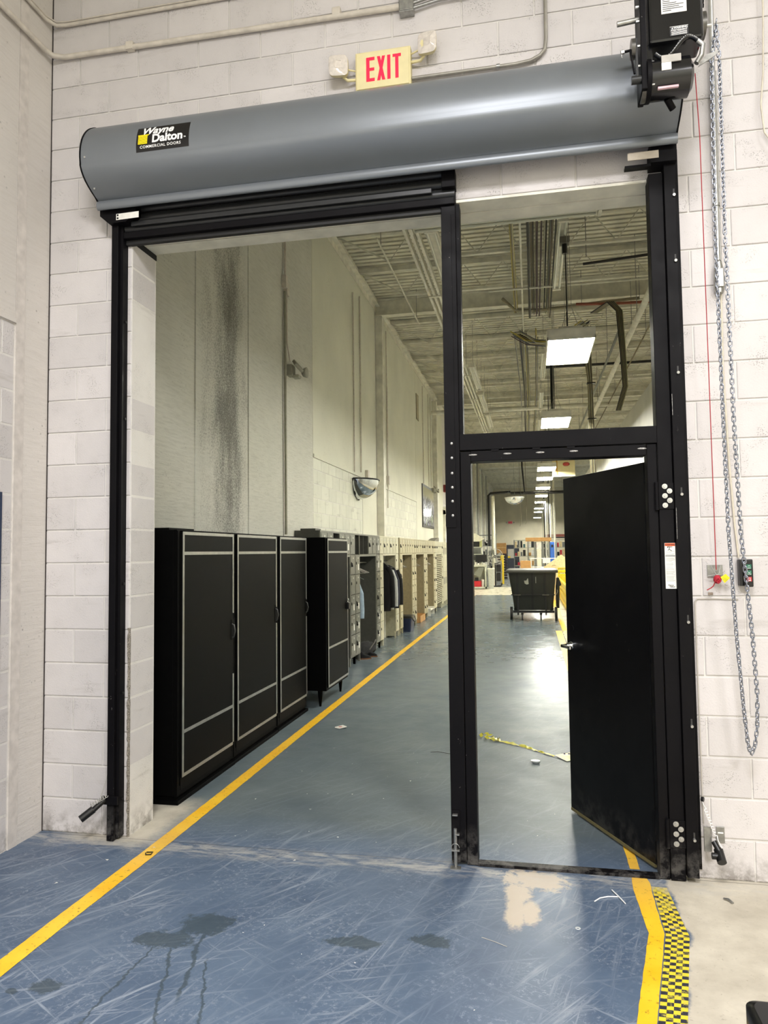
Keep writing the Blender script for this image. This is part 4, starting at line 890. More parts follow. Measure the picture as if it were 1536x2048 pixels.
# black bin interior / dark blue door edge on the left wall
tag(MB().box(WX+0.001, WX+0.012, -1.4, -0.402, 0.0, 2.04).build('door_edge', flat('dark_blue_paint', (34, 50, 78), 0.4)), 'dark blue door frame edge at the left edge of the picture', 'door frame', kind='structure')
# ================================================================ black cabinets
def cabinet(y0, y1, xf, zb, label, legs=False, lean=0.0, plinth=True, handle=None, gap=None):
    c = thing('storage_cabinet', label, 'cabinet', (-2.6, (y0+y1)/2, 0), group=None)
    xb = WX+0.02 if not legs else WX+0.16; zt = 1.835
    MB().box(xb, xf-0.045, y0, y1, zb, zt, 0.002).build('body', CABSIDE, c)
    MB().box(xf-0.045, xf-0.012, y0, y0+0.03, zb, zt).box(xf-0.045, xf-0.012, y1-0.03, y1, zb, zt).box(xf-0.045, xf-0.012, y0+.03, y1-.03, zb, zb+0.06).build('face_frame', CABSIDE, c)
    zl = zb+(0.115 if plinth else 0.03)
    d = MB().box(xf-0.022, xf, y0+0.045, y1-0.015, zl, zt-0.006).build('door', CAB, c)
    t = 0.022; ya, yb = y0+0.045, y1-0.015; x1 = xf+0.004
    e_ = 0.0008
    for (a, b, z0, z1) in ((ya, ya+t, zl, zt-0.006), (ya+t+e_, yb-t-e_, zt-0.006-t, zt-0.006), (ya+t+e_, yb-t-e_, 1.668, 1.668+t), (ya+t+e_, yb-t-e_, 0.455-0.0, 0.455+t), (ya+t+e_, yb-t-e_, zl, zl+t)):
        if legs and 0.4 < z0 < 0.5: z0, z1 = 0.615, 0.615+t
        MB().box(xf, x1, a, b, z0, z1).build('trim_strip', ALU, d)
    if gap: MB().box(xf, x1, yb-t, yb, gap[1], zt-0.006).box(xf, x1, yb-t, yb, zl+0.02, gap[0]).build('trim_strip', ALU, d)
    else: MB().box(xf, x1, yb-t, yb, zl, zt-0.006).build('trim_strip', ALU, d)
    if handle is not None:
        hz_ = handle; yh = yb-0.035
        MB().tube([(xf+0.002, yh, hz_-0.055), (xf+0.020, yh, hz_-0.045), (xf+0.030, yh, hz_), (xf+0.020, yh, hz_+0.045), (xf+0.002, yh, hz_+0.055)], 0.006, 8).build('handle', flat('dark_pull', (70, 70, 68), 0.35, 0.5), d)
        MB().box(xf+0.0005, xf+0.003, yh-0.012, yh+0.05, hz_-0.07, hz_+0.09).build('lock_plate', CABSIDE, d)
    if plinth:
        MB().box(WX+0.02, xf+0.005, y0-0.02, y1+0.01, 0.0, 0.028, 0.003).build('base_tray', CABSIDE, c)
        MB().box(xb, xf-0.030, y0+0.01, y1-0.01, 0.028, zb).build('plinth', CABSIDE, c)
        MB().box(xf-0.028, xf-0.010, y0+0.045, y1-0.04, zb+0.03, zl-0.005).build('kick_panel', CAB, c)
    if legs:
        for (x, y) in ((xf-0.09, y0+0.03), (xf-0.09, y1-0.06), (xb+0.05, y0+0.05), (xb+0.05, y1-0.05)):
            MB().cyl((x, y, 0.0), (x, y, zb), 0.012, 8, r2=0.03).build('leg', CABSIDE, c)
    MB().box(xb, xf-0.02, y0, y1, zt, zt+0.006).build('top', CABSIDE, c)
    return c
cabinet(0.56, 1.49, -2.350, 0.05, 'first black cabinet with aluminium trimmed door, nearest the doorway', gap=(0.72, 1.20), handle=1.06)
cabinet(1.52, 2.51, -2.355, 0.05, 'second black cabinet with aluminium trimmed door, between two alike', gap=(1.02, 1.17), handle=1.10)
cabinet(2.56, 3.45, -2.360, 0.05, 'third black cabinet with aluminium trimmed door, just before the one on legs', gap=(1.0, 1.18), handle=1.10)
c4 = cabinet(3.66, 4.60, -2.200, 0.17, 'black cabinet on tapered legs standing forward at the end of its row', legs=True, plinth=False)
pk = MB().box(-2.20, -2.165, 4.50, 4.58, 0.99, 1.07, 0.006).build('lock_case', PLASTICB, c4)
MB().tube([(-2.18, 4.515, 1.06), (-2.18, 4.515, 1.10), (-2.18, 4.54, 1.115), (-2.18, 4.565, 1.10), (-2.18, 4.565, 1.06)], 0.005, 6).build('shackle', CHROME, pk)
MB().box(-2.85, -2.45, 0.60, 0.98, 1.845, 1.858).build('angle_bar', CABSIDE, c4).parent = c4
# ================================================================ lockers
LX = -2.62; LD = 0.335; SILV = flat('label_plate', (206, 206, 198), 0.4, 0.3, nz=0.02); LOCKB = flat('black_padlock', (18, 18, 18), 0.3)
DM = {}
def dmesh(kind, w_, h, mt):
    k = (kind, round(w_, 3), round(h, 3), mt.name)
    if k not in DM:
        m = MB()
        if kind == 'door': m.box(-0.004, 0.008, -w_/2, w_/2, -h/2, h/2).box(0.008, 0.010, -w_/2+0.018, w_/2-0.018, -h/2+0.018, h/2-0.018)
        DM[k] = m.mesh('door', mt)
    return DM[k]
PLM = MB().box(0, 0.003, -0.022, 0.022, -0.012, 0.012).mesh('number_plate', SILV)
PKM = MB().box(0, 0.022, -0.016, 0.016, -0.030, 0.0, 0.003).tube([(0.011, -0.011, 0), (0.011, -0.011, 0.018), (0.011, 0, 0.028), (0.011, 0.011, 0.018), (0.011, 0.011, 0)], 0.0035, 5).mesh('padlock', LOCKB)
HPM = MB().box(0, 0.009, -0.009, 0.009, -0.020, 0.020).mesh('hasp', flat('dark_hasp', (46, 44, 40), 0.4))
STM = MB().box(0, 0.0015, -0.03, 0.03, -0.045, 0.045).mesh('name_label', WHITE)
def door(par, y, z, w_, h, mt, rr, rich):
    d = inst('door', dmesh('door', w_, h, mt), par, (LX, y, z))
    def sub(me, nm, dy, dz, dx=0.010):
        o = bpy.data.objects.new(nm, me); C.objects.link(o); o.parent = d; o.location = (dx, dy, dz)
    if w_ > 0.2: sub(PLM, 'number_plate', 0.02, h/2-0.045)
    sub(HPM, 'hasp', -w_/2+0.045, 0.02)
    if rr.random() < (0.62 if rich else 0.4): sub(PKM, 'padlock', -w_/2+0.045, 0.0, 0.014)
    if rich and rr.random() < 0.6 and w_ > 0.2: sub(STM, 'name_label', 0.04, -0.04)
def unit(y0, mt, carc, label, seed, missing=(), mesh_bay=False, zt=1.95):
    W = 1.83; cw = W/6; rr = random.Random(seed); zr = 1.635; zb = 0.15
    u = thing('locker_unit', label, 'locker', (LX-LD/2, y0+W/2, 0))
    xb = LX-LD; m = MB()
    m.box(xb, xb+0.006, y0, y0+W, zb, zt)                                  # back
    for k in (0, 1, 5, 6): m.box(xb, LX-0.006, y0+k*cw-0.004, y0+k*cw+0.004, 0.03 if k in (1, 5) else zb-0.02, zt)
    for k in (2, 3, 4): m.box(xb, LX-0.006, y0+k*cw-0.004, y0+k*cw+0.004, zr, zt)
    m.box(xb, LX, y0-0.004, y0+W+0.004, zt, zt+0.008).box(xb, LX-0.004, y0, y0+W, zr-0.006, zr+0.004)
    for k in (0, 5):
        for j in range(6): m.box(xb, LX-0.006, y0+k*cw, y0+(k+1)*cw, zb+j*0.297-0.004, zb+j*0.297+0.004)
    m.build('carcass', carc, u)
    m = MB()                                                               # face frame
    for k in (0, 1, 5, 6): m.box(LX-0.012, LX+0.004, y0+k*cw-0.012, y0+k*cw+0.012, zb-0.03, zt)
    m.box(LX-0.012, LX+0.005, y0, y0+W, zt-0.014, zt+0.008).box(LX-0.012, LX+0.005, y0+cw, y0+5*cw, zr-0.03, zr+0.004)
    for k in (0, 5): m.box(LX-0.012, LX+0.004, y0+k*cw, y0+(k+1)*cw, zb-0.03, zb+0.008)
    m.build('face_frame', mt, u)
    for k in (0, 5):
        for j in range(5): door(u, y0+(k+.5)*cw, zb+(j+.5)*0.297, cw-0.022, 0.285, mt, rr, mt is GREYL)
    for k in range(6):
        if k in missing: continue
        door(u, y0+(k+.5)*cw, (zr+zt)/2-0.004, cw-0.014, zt-zr-0.026, mt, rr, mt is GREYL)
    for k in (0, 1, 5, 6):
        for x in (LX-0.02, xb+0.02): MB().box(x-0.016, x+0.016, y0+k*cw-0.016, y0+k*cw+0.016, 0.0, zb-0.02).build('leg', carc if x < LX-0.1 else mt, u)
    MB().cyl((LX-0.17, y0+cw, 1.50), (LX-0.17, y0+5*cw, 1.50), 0.011, 8).build('coat_rail', GALV, u)
    if mesh_bay:
        m = MB(); z = 0.2
        while z < 1.6: m.box(LX-0.01, LX-0.004, y0+cw+.012, y0+5*cw-.012, z, z+0.030); z += 0.055
        m.build('mesh_door', CARC_C, u)
    return u
U = [(4.84, GREYL, CARC_G, 'first grey locker block, mostly hidden behind the black cabinets', (2,)), (6.67, GREYL, CARC_G, 'grey locker block with three empty top boxes and an open coat bay', (0, 1, 2)),
     (8.50, CREAM, CARC_C, 'cream locker block with dark jackets hanging in its coat bay', ()), (10.50, BEIGE, CARC_B, 'beige locker block with a dark blue cooler on the floor of its open bay', ()),
     (12.33, BEIGE, CARC_B, 'beige locker block with a cardboard tray under its open bay', ()), (14.16, BEIGE, CARC_B, 'beige locker block with an empty bay before the slatted one', ()),
     (15.99, CREAM, CARC_C, 'cream locker block with a slatted screen across its bay', ())]
for i, (y, a, b, lab, ms) in enumerate(U): unit(y, a, b, lab, i+3, ms, i == 6)
u = thing('locker_unit', 'tall narrow two-tier cream lockers at the far end of the row', 'locker', (LX-LD/2, 19.2, 0)); rr = random.Random(40)
MB().box(LX-LD, LX-0.01, 17.86, 20.60, 0.15, 1.95).build('carcass', CARC_C, u)
for k in range(9):
    for j in range(2):
        d = inst('door', dmesh('door', 0.29, 0.88, CREAM), u, (LX, 18.01+k*0.305, 0.60+j*0.9))
        o = bpy.data.objects.new('vent_slots', MB().box(0.010, 0.012, -0.05, 0.05, -0.10, 0.10).mesh('vent_slots', CARC_G) if (k, j) == (0, 0) else bpy.data.meshes['vent_slots']); C.objects.link(o); o.parent = d; o.location = (0, 0, 0.18)
    for x in (LX-0.02,): MB().box(x-0.016, x+0.016, 17.87+k*0.305-.016, 17.87+k*0.305+.016, 0, 0.15).build('leg', CREAM, u)
# hanging clothes
def garment(y, mt, label, ztop=1.42, zh=0.62, wd=0.44, th=0.05, sleeve=True, xc=LX-0.10, name='jacket'):
    g = thing(name, label, 'clothing', (xc, y, zh)); rings = []; rr = random.Random(int(y*100))
    for i in range(14):
        t_ = i/13; z = lerp(ztop, zh, t_); hw_ = wd/2*(0.22+0.78*min(1, (t_*4.5))**0.6)*(1-0.10*t_) if t_ < 0.3 else wd/2*(1.0-0.10*t_+0.03*math.sin(9*t_))
        rings.append([(xc+hw_*math.cos(q), y+(th*(0.5+0.5*min(1, t_*3)))*math.sin(q)*(1+0.35*math.sin(3*q+i*0.8)), z) for q in [2*math.pi*k/18 for k in range(18)]])
    MB().loft(rings).build('body', mt, g)
    if sleeve:
        xs = xc+wd/2-0.05
        MB().tube([(xs-0.02, y+0.01, ztop-0.10), (xs+0.045, y+0.02, ztop-0.28), (xs+0.06, y+0.02, ztop-0.55), (xs+0.065, y+0.01, zh+0.06)], [0.055, 0.055, 0.05, 0.042], 10).build('sleeve', mt, g)
    MB().tube([(xc-0.16, y, ztop-0.05), (xc, y, ztop+0.02), (xc+0.16, y, ztop-0.05)], 0.006, 6).tube([(xc, y, ztop+0.02), (xc, y, ztop+0.06), (LX-0.17, y+0.01, 1.505)], 0.003, 5).build('hanger', GALV, g)
garment(7.05, BLUF, 'light blue shirt hanging at the left side of the grey coat bay', 1.30, 0.58, 0.20, 0.03, name='shirt', xc=LX-0.11)
garment(8.98, BLKF, 'black padded coat at the front of the cream coat bay', 1.50, 0.60, 0.44, 0.06)
garment(9.12, GRYF, 'grey jacket hanging second in the cream coat bay', 1.43, 0.66, 0.46, 0.045)
garment(9.28, STRF, 'pale striped shirt hanging between the grey and the navy jackets', 1.42, 0.60, 0.44, 0.035, name='shirt')
garment(9.42, NAVY, 'navy jacket hanging near the back of the cream coat bay', 1.42, 0.62, 0.46, 0.05)
garment(9.66, BLKF, 'long black jacket hanging last in the cream coat bay', 1.42, 0.60, 0.50, 0.06)
def hanger(y, x, label, k=0.0):
    h = MB().tube([(x-0.18, y, 1.34), (x, y, 1.42), (x+0.18, y, 1.34), (x-0.18, y, 1.34)], 0.006, 6).tube([(x, y, 1.42), (x, y, 1.47), (LX-0.17, y, 1.505)], 0.003, 5)
    h.rot(k, (x, y, 0)); return tag(h.build('hanger', flat('white_hanger', (200, 196, 184), 0.4)), label, 'hanger', 'empty hangers in the locker bays')
for y, k_ in ((7.25, 'beside the light blue shirt'), (7.40, 'between two alike'), (7.52, 'farthest from the shirt')): hanger(y, LX-0.15, 'empty wire hanger in the grey coat bay, '+k_, 0.35)
for y, k_ in ((11.15, 'nearer'), (11.3, 'farther')): hanger(y, LX-0.15, 'empty hanger above the blue cooler, the %s one' % k_, -0.3)
for y in (13.1,): hanger(y, LX-0.15, 'empty hanger in the coat bay above the cardboard tray', 0.4)
for y, k_ in ((15.0, 'nearer'), (15.1, 'farther')): hanger(y, LX-0.15, 'empty hanger in the last plain beige coat bay, the %s one' % k_, -0.4)
# bag and shoes
bg = thing('duffel_bag', 'black duffel bag slumped on the floor of the grey coat bay', 'bag', (-2.66, 7.6, 0))
m = MB(); rings = []
for i in range(12):
    t_ = i/11; y = lerp(7.12, 8.05, t_); s = math.sin(math.pi*min(max(t_, .04), .96))**0.35
    rings.append([(-2.68+0.15*s*math.cos(q), y, 0.10*s*(1+math.sin(q)*1.0)+0.01+0.02*math.sin(4*q+i*1.7)) for q in [2*math.pi*k/16 for k in range(16)]])
m.loft(rings).build('bag_body', BLKF, bg)
MB().tube([(-2.56, 7.35, 0.12), (-2.50, 7.45, 0.22), (-2.52, 7.65, 0.24), (-2.56, 7.8, 0.12)], 0.012, 6).build('strap', flat('grey_webbing', (96, 92, 86), 0.8), bg)
for i, (x, y, lab) in enumerate(((-2.60, 7.15, 'black boot with a brown sole, nearer of the pair by the duffel bag'), (-2.56, 7.42, 'black boot with a brown sole, farther of the pair by the duffel bag'))):
    s = thing('boot', lab, 'shoe', (x, y, 0), rz=0.5-0.5*i); s.scale = (0.8, 0.8, 0.8)
    MB().loft([[(L_*math.cos(q)+dx, 0.045*wd*math.sin(q), z) for q in [2*math.pi*k/16 for k in range(16)]] for (L_, dx, wd, z) in ((0.14, 0, 1, 0.02), (0.135, 0, 1, 0.05), (0.10, -0.03, .9, 0.08), (0.055, -0.08, .9, 0.11), (0.05, -0.085, .85, 0.15))]).build('upper', BLKF, s, local=True)
    MB().loft([[(0.15*math.cos(q), 0.052*math.sin(q), z) for q in [2*math.pi*k/16 for k in range(16)]] for z in (0.0, 0.022)]).build('sole', flat('brown_sole', (108, 74, 44), 0.7), s, local=True)
cl = thing('cooler', 'small dark blue cooler box on the floor in front of the beige lockers', 'cooler', (-2.60, 11.25, 0))
MB().loft([rrect(-2.72, -2.50, 11.02, 11.45, 0.03, 0.0), rrect(-2.74, -2.48, 11.0, 11.47, 0.03, 0.28)]).build('tub', flat('dark_blue_plastic', (24, 36, 66), 0.4), cl)
MB().loft([rrect(-2.745, -2.475, 10.995, 11.475, 0.03, 0.282), rrect(-2.74, -2.48, 11.0, 11.47, 0.03, 0.325)]).build('lid', PLASTICB, cl)
MB().tube([(-2.475, 11.05, 0.30), (-2.445, 11.1, 0.22), (-2.445, 11.37, 0.22), (-2.475, 11.42, 0.30)], 0.01, 6).build('handle', PLASTICB, cl)
bx = thing('cardboard_tray', 'open brown cardboard tray on the floor under the beige coat bay', 'box', (-2.72, 13.3, 0))
MB().box(-2.86, -2.58, 12.9, 13.75, 0, 0.008).build('bottom', CARD, bx); MB().box(-2.59, -2.58, 12.9, 13.75, 0, 0.16).box(-2.86, -2.85, 12.9, 13.75, 0, 0.16).box(-2.86, -2.58, 12.9, 12.91, 0, 0.16).box(-2.86, -2.58, 13.74, 13.75, 0, 0.16).build('sides', CARD, bx)
bx = thing('shoe_rack', 'low pale wire rack on the floor under the last beige bay', 'rack', (-2.72, 15.1, 0))
MB().box(-2.86, -2.58, 14.7, 15.5, 0.14, 0.15).build('shelf', STEELW, bx); MB().box(-2.86, -2.58, 14.7, 14.71, 0, 0.20).box(-2.86, -2.58, 15.49, 15.5, 0, 0.20).build('side', STEELW, bx)
tag(MB().prism([(16.3, 1.966), (17.3, 1.966), (17.3, 2.07), (16.9, 2.05), (16.35, 1.99)], 'x', -2.85, -2.66).build('folded_box', flat('grey_flap', (120, 116, 104), 0.7)), 'crushed grey box lying on top of the far lockers', 'box')
tag(MB().box(-2.90, -2.70, 4.9, 5.15, 1.958, 1.985).build('flat_box', CARC_G), 'thin grey tray on top of the first grey lockers', 'tray')
# ================================================================ things on the left wall
WXs = WX+0.004
def mirror_quarter(x, y, z, r, label):
    g = thing('dome_mirror', label, 'mirror', (x, y, z)); m = MB(); rings = []
    for i in range(9):
        a = math.pi/2*i/8; rings.append([(x+0.0+r*0.85*math.cos(a)*math.cos(b), y+r*math.cos(a)*math.sin(b), z-r*0.80*math.sin(a)) for b in [-math.pi/2+math.pi*k/20 for k in range(21)]])
    k = 21; vs = [v for R_ in rings for v in R_]; m.add(vs, [(i*k+j, i*k+j+1, (i+1)*k+j+1, (i+1)*k+j) for i in range(8) for j in range(k-1)], True)
    m.build('mirror_dome', flat('dome_mirror_glass', (210, 214, 216), 0.05, 1.0, nz=0), g)
    MB().tube([(x, y-r, z), (x, y-r*0.7, z-r*0.57), (x, y, z-r*0.8), (x, y+r*0.7, z-r*0.57), (x, y+r, z)], 0.018, 6).build('wall_rim', RUBBER, g)
    MB().tube([(x+r*0.85*math.cos(b), y+r*math.sin(b), z) for b in [-math.pi/2+math.pi*q/16 for q in range(17)]], 0.014, 6).build('top_rim', RUBBER, g)
    return g
mirror_quarter(WXs+0.02, 8.32, 2.93, 0.42, 'quarter dome mirror with a black rim on the left wall above the lockers')
def em_light(y, z, label):
    g = thing('emergency_light', label, 'lamp', (WX+0.05, y, z))
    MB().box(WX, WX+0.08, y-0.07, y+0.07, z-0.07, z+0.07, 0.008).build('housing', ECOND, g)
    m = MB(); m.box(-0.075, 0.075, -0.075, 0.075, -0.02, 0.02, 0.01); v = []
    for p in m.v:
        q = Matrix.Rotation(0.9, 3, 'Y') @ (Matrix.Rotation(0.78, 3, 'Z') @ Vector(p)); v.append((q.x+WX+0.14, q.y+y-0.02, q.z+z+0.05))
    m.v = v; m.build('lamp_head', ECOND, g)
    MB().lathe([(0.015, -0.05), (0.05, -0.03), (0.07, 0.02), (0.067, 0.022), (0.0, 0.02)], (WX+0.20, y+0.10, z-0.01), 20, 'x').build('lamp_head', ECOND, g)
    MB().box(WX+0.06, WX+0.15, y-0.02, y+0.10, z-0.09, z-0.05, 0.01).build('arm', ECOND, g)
    return g
em_light(4.62, 3.97, 'white emergency light with two heads on the ribbed wall')
em_light(18.1, 3.55, 'small far emergency light on the left wall above the framed poster')
c = tag(MB().tube([(WX+0.03, 4.45, 6.7), (WX+0.03, 4.45, 5.1)], 0.014, 8).build('conduit', CONDUIT), 'vertical conduit above the box on the ribbed wall', 'conduit')
c = tag(MB().tube([(WX+0.03, 4.435, 4.93), (WX+0.03, 4.44, 1.9)], 0.018, 8).build('conduit', flat('grey_green_conduit', (150, 148, 130), 0.5)), 'long vertical conduit from the box down behind the cabinets', 'conduit')
tag(MB().tube([(WX+0.03, 4.50, 4.93), (WX+0.03, 4.51, 4.3), (WX+0.04, 4.60, 4.08)], 0.010, 8).build('conduit', CONDUIT), 'short thin conduit feeding the emergency light', 'conduit')
b = thing('conduit_box', 'small upright steel box on the conduit of the ribbed wall', 'box', (WX+0.03, 4.48, 4.9)); MB().box(WX, WX+0.06, 4.40, 4.47, 4.97, 5.13, 0.003).box(WX, WX+0.05, 4.47, 4.56, 4.90, 5.06, 0.003).build('box', CONDUIT, b)
for i, (y, z0, z1) in enumerate(((8.05, 3.05, 6.2), (8.55, 3.1, 6.3), (11.0, 2.6, 6.4), (11.05, 3.0, 5.2), (16.3, 3.6, 6.4), (17.4, 3.6, 6.4), (17.9, 3.65, 6.4))):
    tag(MB().tube([(WX+0.02, y, z0), (WX+0.02, y, z1)], 0.012, 6).build('conduit', CONDUIT), 'thin white conduit on the smooth left wall, ' + ('left of the one over the dome mirror', 'ending above the dome mirror', 'just past the first column', 'doubling the one past the first column', 'first of three before the second column', 'middle of three before the second column', 'nearest the second column')[i], 'conduit')
b = thing('switch_box', 'small box at the foot of the conduit above the dome mirror', 'box', (WX+0.03, 8.98, 3.1)); MB().box(WX, WX+0.06, 8.93, 9.08, 3.02, 3.18, 0.003).build('box', CONDUIT, b)
b = thing('switch_box', 'small box on the conduit past the first column', 'box', (WX+0.03, 11.0, 3.15)); MB().box(WX, WX+0.06, 10.95, 11.07, 3.10, 3.28, 0.003).build('box', CONDUIT, b)
b = thing('wall_plaque', 'narrow dark plaque high on the smooth wall past the first column', 'plaque', (WX, 15.3, 5.4)); MB().box(WX, WX+0.02, 15.15, 15.55, 5.25, 5.95).build('board', flat('plaque_grey', (150, 142, 118), 0.6), b); MB().box(WX+0.02, WX+0.024, 15.2, 15.5, 5.3, 5.9).build('panel', flat('plaque_tan', (172, 162, 132), 0.6), b)
# framed poster: group photo
ps = thing('framed_poster', 'glossy framed poster hanging on the left wall before the second column', 'poster', (WX, 17.4, 2.4))
MB().box(WX, WX+0.03, 16.0, 18.35, 2.36, 3.58).build('frame', flat('dark_frame', (40, 38, 36), 0.4), ps)
def m_poster():
    t = NT('poster_print'); p = t.pos(); z = t.xyz(p)[2]; n = t.noise(t.scl(p, (1, 2.2, 3.2)), 1.5, 5, 0.7)
    r = t.n('ValToRGB', {0: n}); cr = r.color_ramp; cr.elements[0].position = 0.36; cr.elements[0].color = lin((30, 30, 44)); cr.elements[1].position = 0.62; cr.elements[1].color = lin((206, 206, 214))
    e = cr.elements.new(0.5); e.color = lin((110, 112, 138))
    col = t.mix(t.mr(z, 3.1, 3.3), r.outputs[0], lin((186, 182, 150))); g = t.mix(t.mr(t.noise(p, 2, 2), 0.5, 0.6), col, lin((150, 176, 110)))
    return t.out(t.mix(t.mr(z, 2.9, 2.7, 0, 0.5), col, g), 0.12)
MB().box(WX+0.03, WX+0.034, 16.07, 18.28, 2.43, 3.51).build('print', m_poster(), ps)
aw = thing('dock_light', 'dark loading dock fixtures above the bright loading door', 'fixture', (WX+0.2, 22.4, 3.0))
MB().box(WX, WX+0.35, 21.4, 22.6, 2.55, 2.95).build('housing', PLASTICB, aw); MB().box(WX, WX+0.3, 21.0, 22.8, 3.05, 3.22).build('white_box', STEELW, aw)
MB().box(WX, WX+0.15, 21.2, 21.5, 3.75, 4.0).build('red_box', flat('dark_red_paint', (120, 36, 30), 0.5), aw); MB().cyl((WX+0.1, 21.35, 4.0), (WX+0.1, 21.35, 6.2), 0.04, 8).build('pipe', STEELW, aw)
# ================================================================ hanging lamps
def lamp(y, label, x=0.525):
    l = thing('high_bay_lamp', label, 'lamp', (x, y+0.6, 4.18))
    w2 = 0.28; y0, y1 = y, y+1.2
    MB().box(x-w2, x+w2, y0, y1, 4.20, 4.30, 0.006).build('housing', STEELW, l)
    MB().box(x-0.14, x+0.14, y0+0.12, y1-0.12, 4.30, 4.36, 0.006).build('ballast_cover', STEELW, l)
    m = MB(); m.box(x-w2, x-w2+0.012, y0, y1, 4.165, 4.20).box(x+w2-0.012, x+w2, y0, y1, 4.165, 4.20).box(x-w2, x+w2, y0, y0+0.012, 4.165, 4.2).box(x-w2, x+w2, y1-0.012, y1, 4.165, 4.2)
    m.build('skirt', STEELW, l)
    for i in range(6):
        xx = x-w2+0.055+i*0.09; MB().box(xx-0.036, xx+0.036, y0+0.05, y1-0.03, 4.182, 4.196).build('tube', EMT, l)
    for sx in (-0.1, 0.1): MB().tube([(x+sx, y0+0.2, 4.36), (x+sx*0.2, y0+0.2, 4.62), (x, y0+0.2, 6.74)], 0.004, 4).tube([(x+sx, y1-0.2, 4.36), (x+sx*0.2, y1-0.2, 4.62), (x, y1-0.2, 6.74)], 0.004, 4).build('suspension_wire', GALV, l)
    MB().tube([(x-0.02, y0+0.45, 4.36), (x-0.02, y0+0.45, 5.55)], 0.008, 6).build('power_cord', PLASTICB, l)
EMT = emit('lamp_tube_light', (255, 253, 242), LAMP_E)
for (y, k) in ((4.72, 'nearest and largest of the row'), (9.92, 'second of the row from the doorway'), (14.1, 'third, behind the cross beam'), (18.2, 'fourth of the row'), (21.3, 'fifth of the row'), (25.3, 'sixth of the row'), (29.6, 'seventh of the row'), (34.1, 'eighth of the row'), (39.9, 'ninth of the row'), (44.0, 'tenth of the row'), (52.6, 'last and smallest of the row')):
    lamp(y, 'glowing white high bay lamp hanging over the aisle, '+k)
for y, k in ((9, 'nearest'), (18, 'second'), (27, 'third'), (36, 'fourth'), (46, 'farthest')):     # the neighbouring aisle's lamps
    lamp(y, 'high bay lamp of the next aisle, beyond the white partition, '+k, 5.2)
# strip lights (unlit)
def strip(x0, x1, y0, y1, z, label, along='y'):
    l = thing('strip_light', label, 'lamp', ((x0+x1)/2, (y0+y1)/2, z))
    MB().box(x0, x1, y0, y1, z+0.03, z+0.09, 0.003).build('housing', STEELW, l)
    TB = flat('unlit_tube', (226, 226, 212), 0.2, nz=0)
    for s in (-0.3, 0.3):
        if along == 'y': xm = (x0+x1)/2+s*(x1-x0); MB().cyl((xm, y0+0.04, z+0.012), (xm, y1-0.04, z+0.012), 0.016, 10).build('tube', TB, l)
        else: ym = (y0+y1)/2+s*(y1-y0); MB().cyl((x0+0.04, ym, z+0.012), (x1-0.04, ym, z+0.012), 0.016, 10).build('tube', TB, l)
    for q in ((x0, y0), (x1, y1)):
        if along == 'y': MB().box(x0, x1, q[1]-0.02, q[1]+0.02, z-0.01, z+0.03).build('lamp_holder', STEELW, l)
        else: MB().box(q[0]-0.02, q[0]+0.02, y0, y1, z-0.01, z+0.03).build('lamp_holder', STEELW, l)
    for q in (0.2, 0.8):
        hx_, hy_ = (((x0+x1)/2, lerp(y0, y1, q)) if along == 'y' else (lerp(x0, x1, q), (y0+y1)/2)); MB().cyl((hx_, hy_, z+0.09), (hx_, hy_, 6.74), 0.005, 5).build('hanger_rod', GALV, l)
    return l
strip(0.41, 0.53, 4.72, 7.05, 5.6, 'unlit twin tube strip light above the nearest high bay lamp')
strip(-1.34, 0.865, 4.40, 4.56, 5.55, 'unlit strip light lying crosswise close behind the door head', 'x')
strip(-1.20, -1.04, 4.62, 6.95, 5.58, 'unlit twin tube strip light left of the middle post')
for i, y in enumerate((11.2, 15.0, 19.0)): strip(0.30, 0.42, y, y+2.3, 5.75, 'unlit strip light farther over the aisle, '+('first', 'second', 'third')[i]+' beyond the girder')
rw = thing('cable_raceway', 'long white steel raceway running away under the joists left of the middle post', 'raceway', (-1.36, 18, 5.62))
for i in range(9):
    y = 4.3+i*2.6
    for dx in (0.0, 0.075, 0.15): MB().box(-1.46+dx, -1.46+dx+0.035, y, y+2.57, 5.60, 5.68).build('rail', STEELW, rw)
    MB().box(-1.46, -1.28, y, y+0.05, 5.59, 5.60).build('rung', STEELW, rw)
for i in range(6): MB().cyl((-1.37, 4.6+i*4, 5.66), (-1.37, 4.6+i*4, 6.74), 0.006, 5).build('hanger_rod', GALV, rw)
for i, y in enumerate((11.2, 14.0, 16.8)): strip(-1.22, -1.08, y, y+2.3, 5.56, 'unlit strip light beside the raceway, '+('first', 'second', 'third')[i]+' past the girder')
# outlet box and hanging cord above the nearest lamp
ob = thing('outlet_box', 'small dark outlet box on the strip light above the nearest lamp', 'box', (0.50, 5.17, 5.5))
MB().box(0.44, 0.56, 5.10, 5.22, 5.50, 5.58, 0.004).build('box', flat('box_grey', (100, 96, 84), 0.5), ob); MB().cyl((0.50, 5.17, 5.38), (0.50, 5.17, 5.50), 0.035, 10).build('plug', PLASTICB, ob)
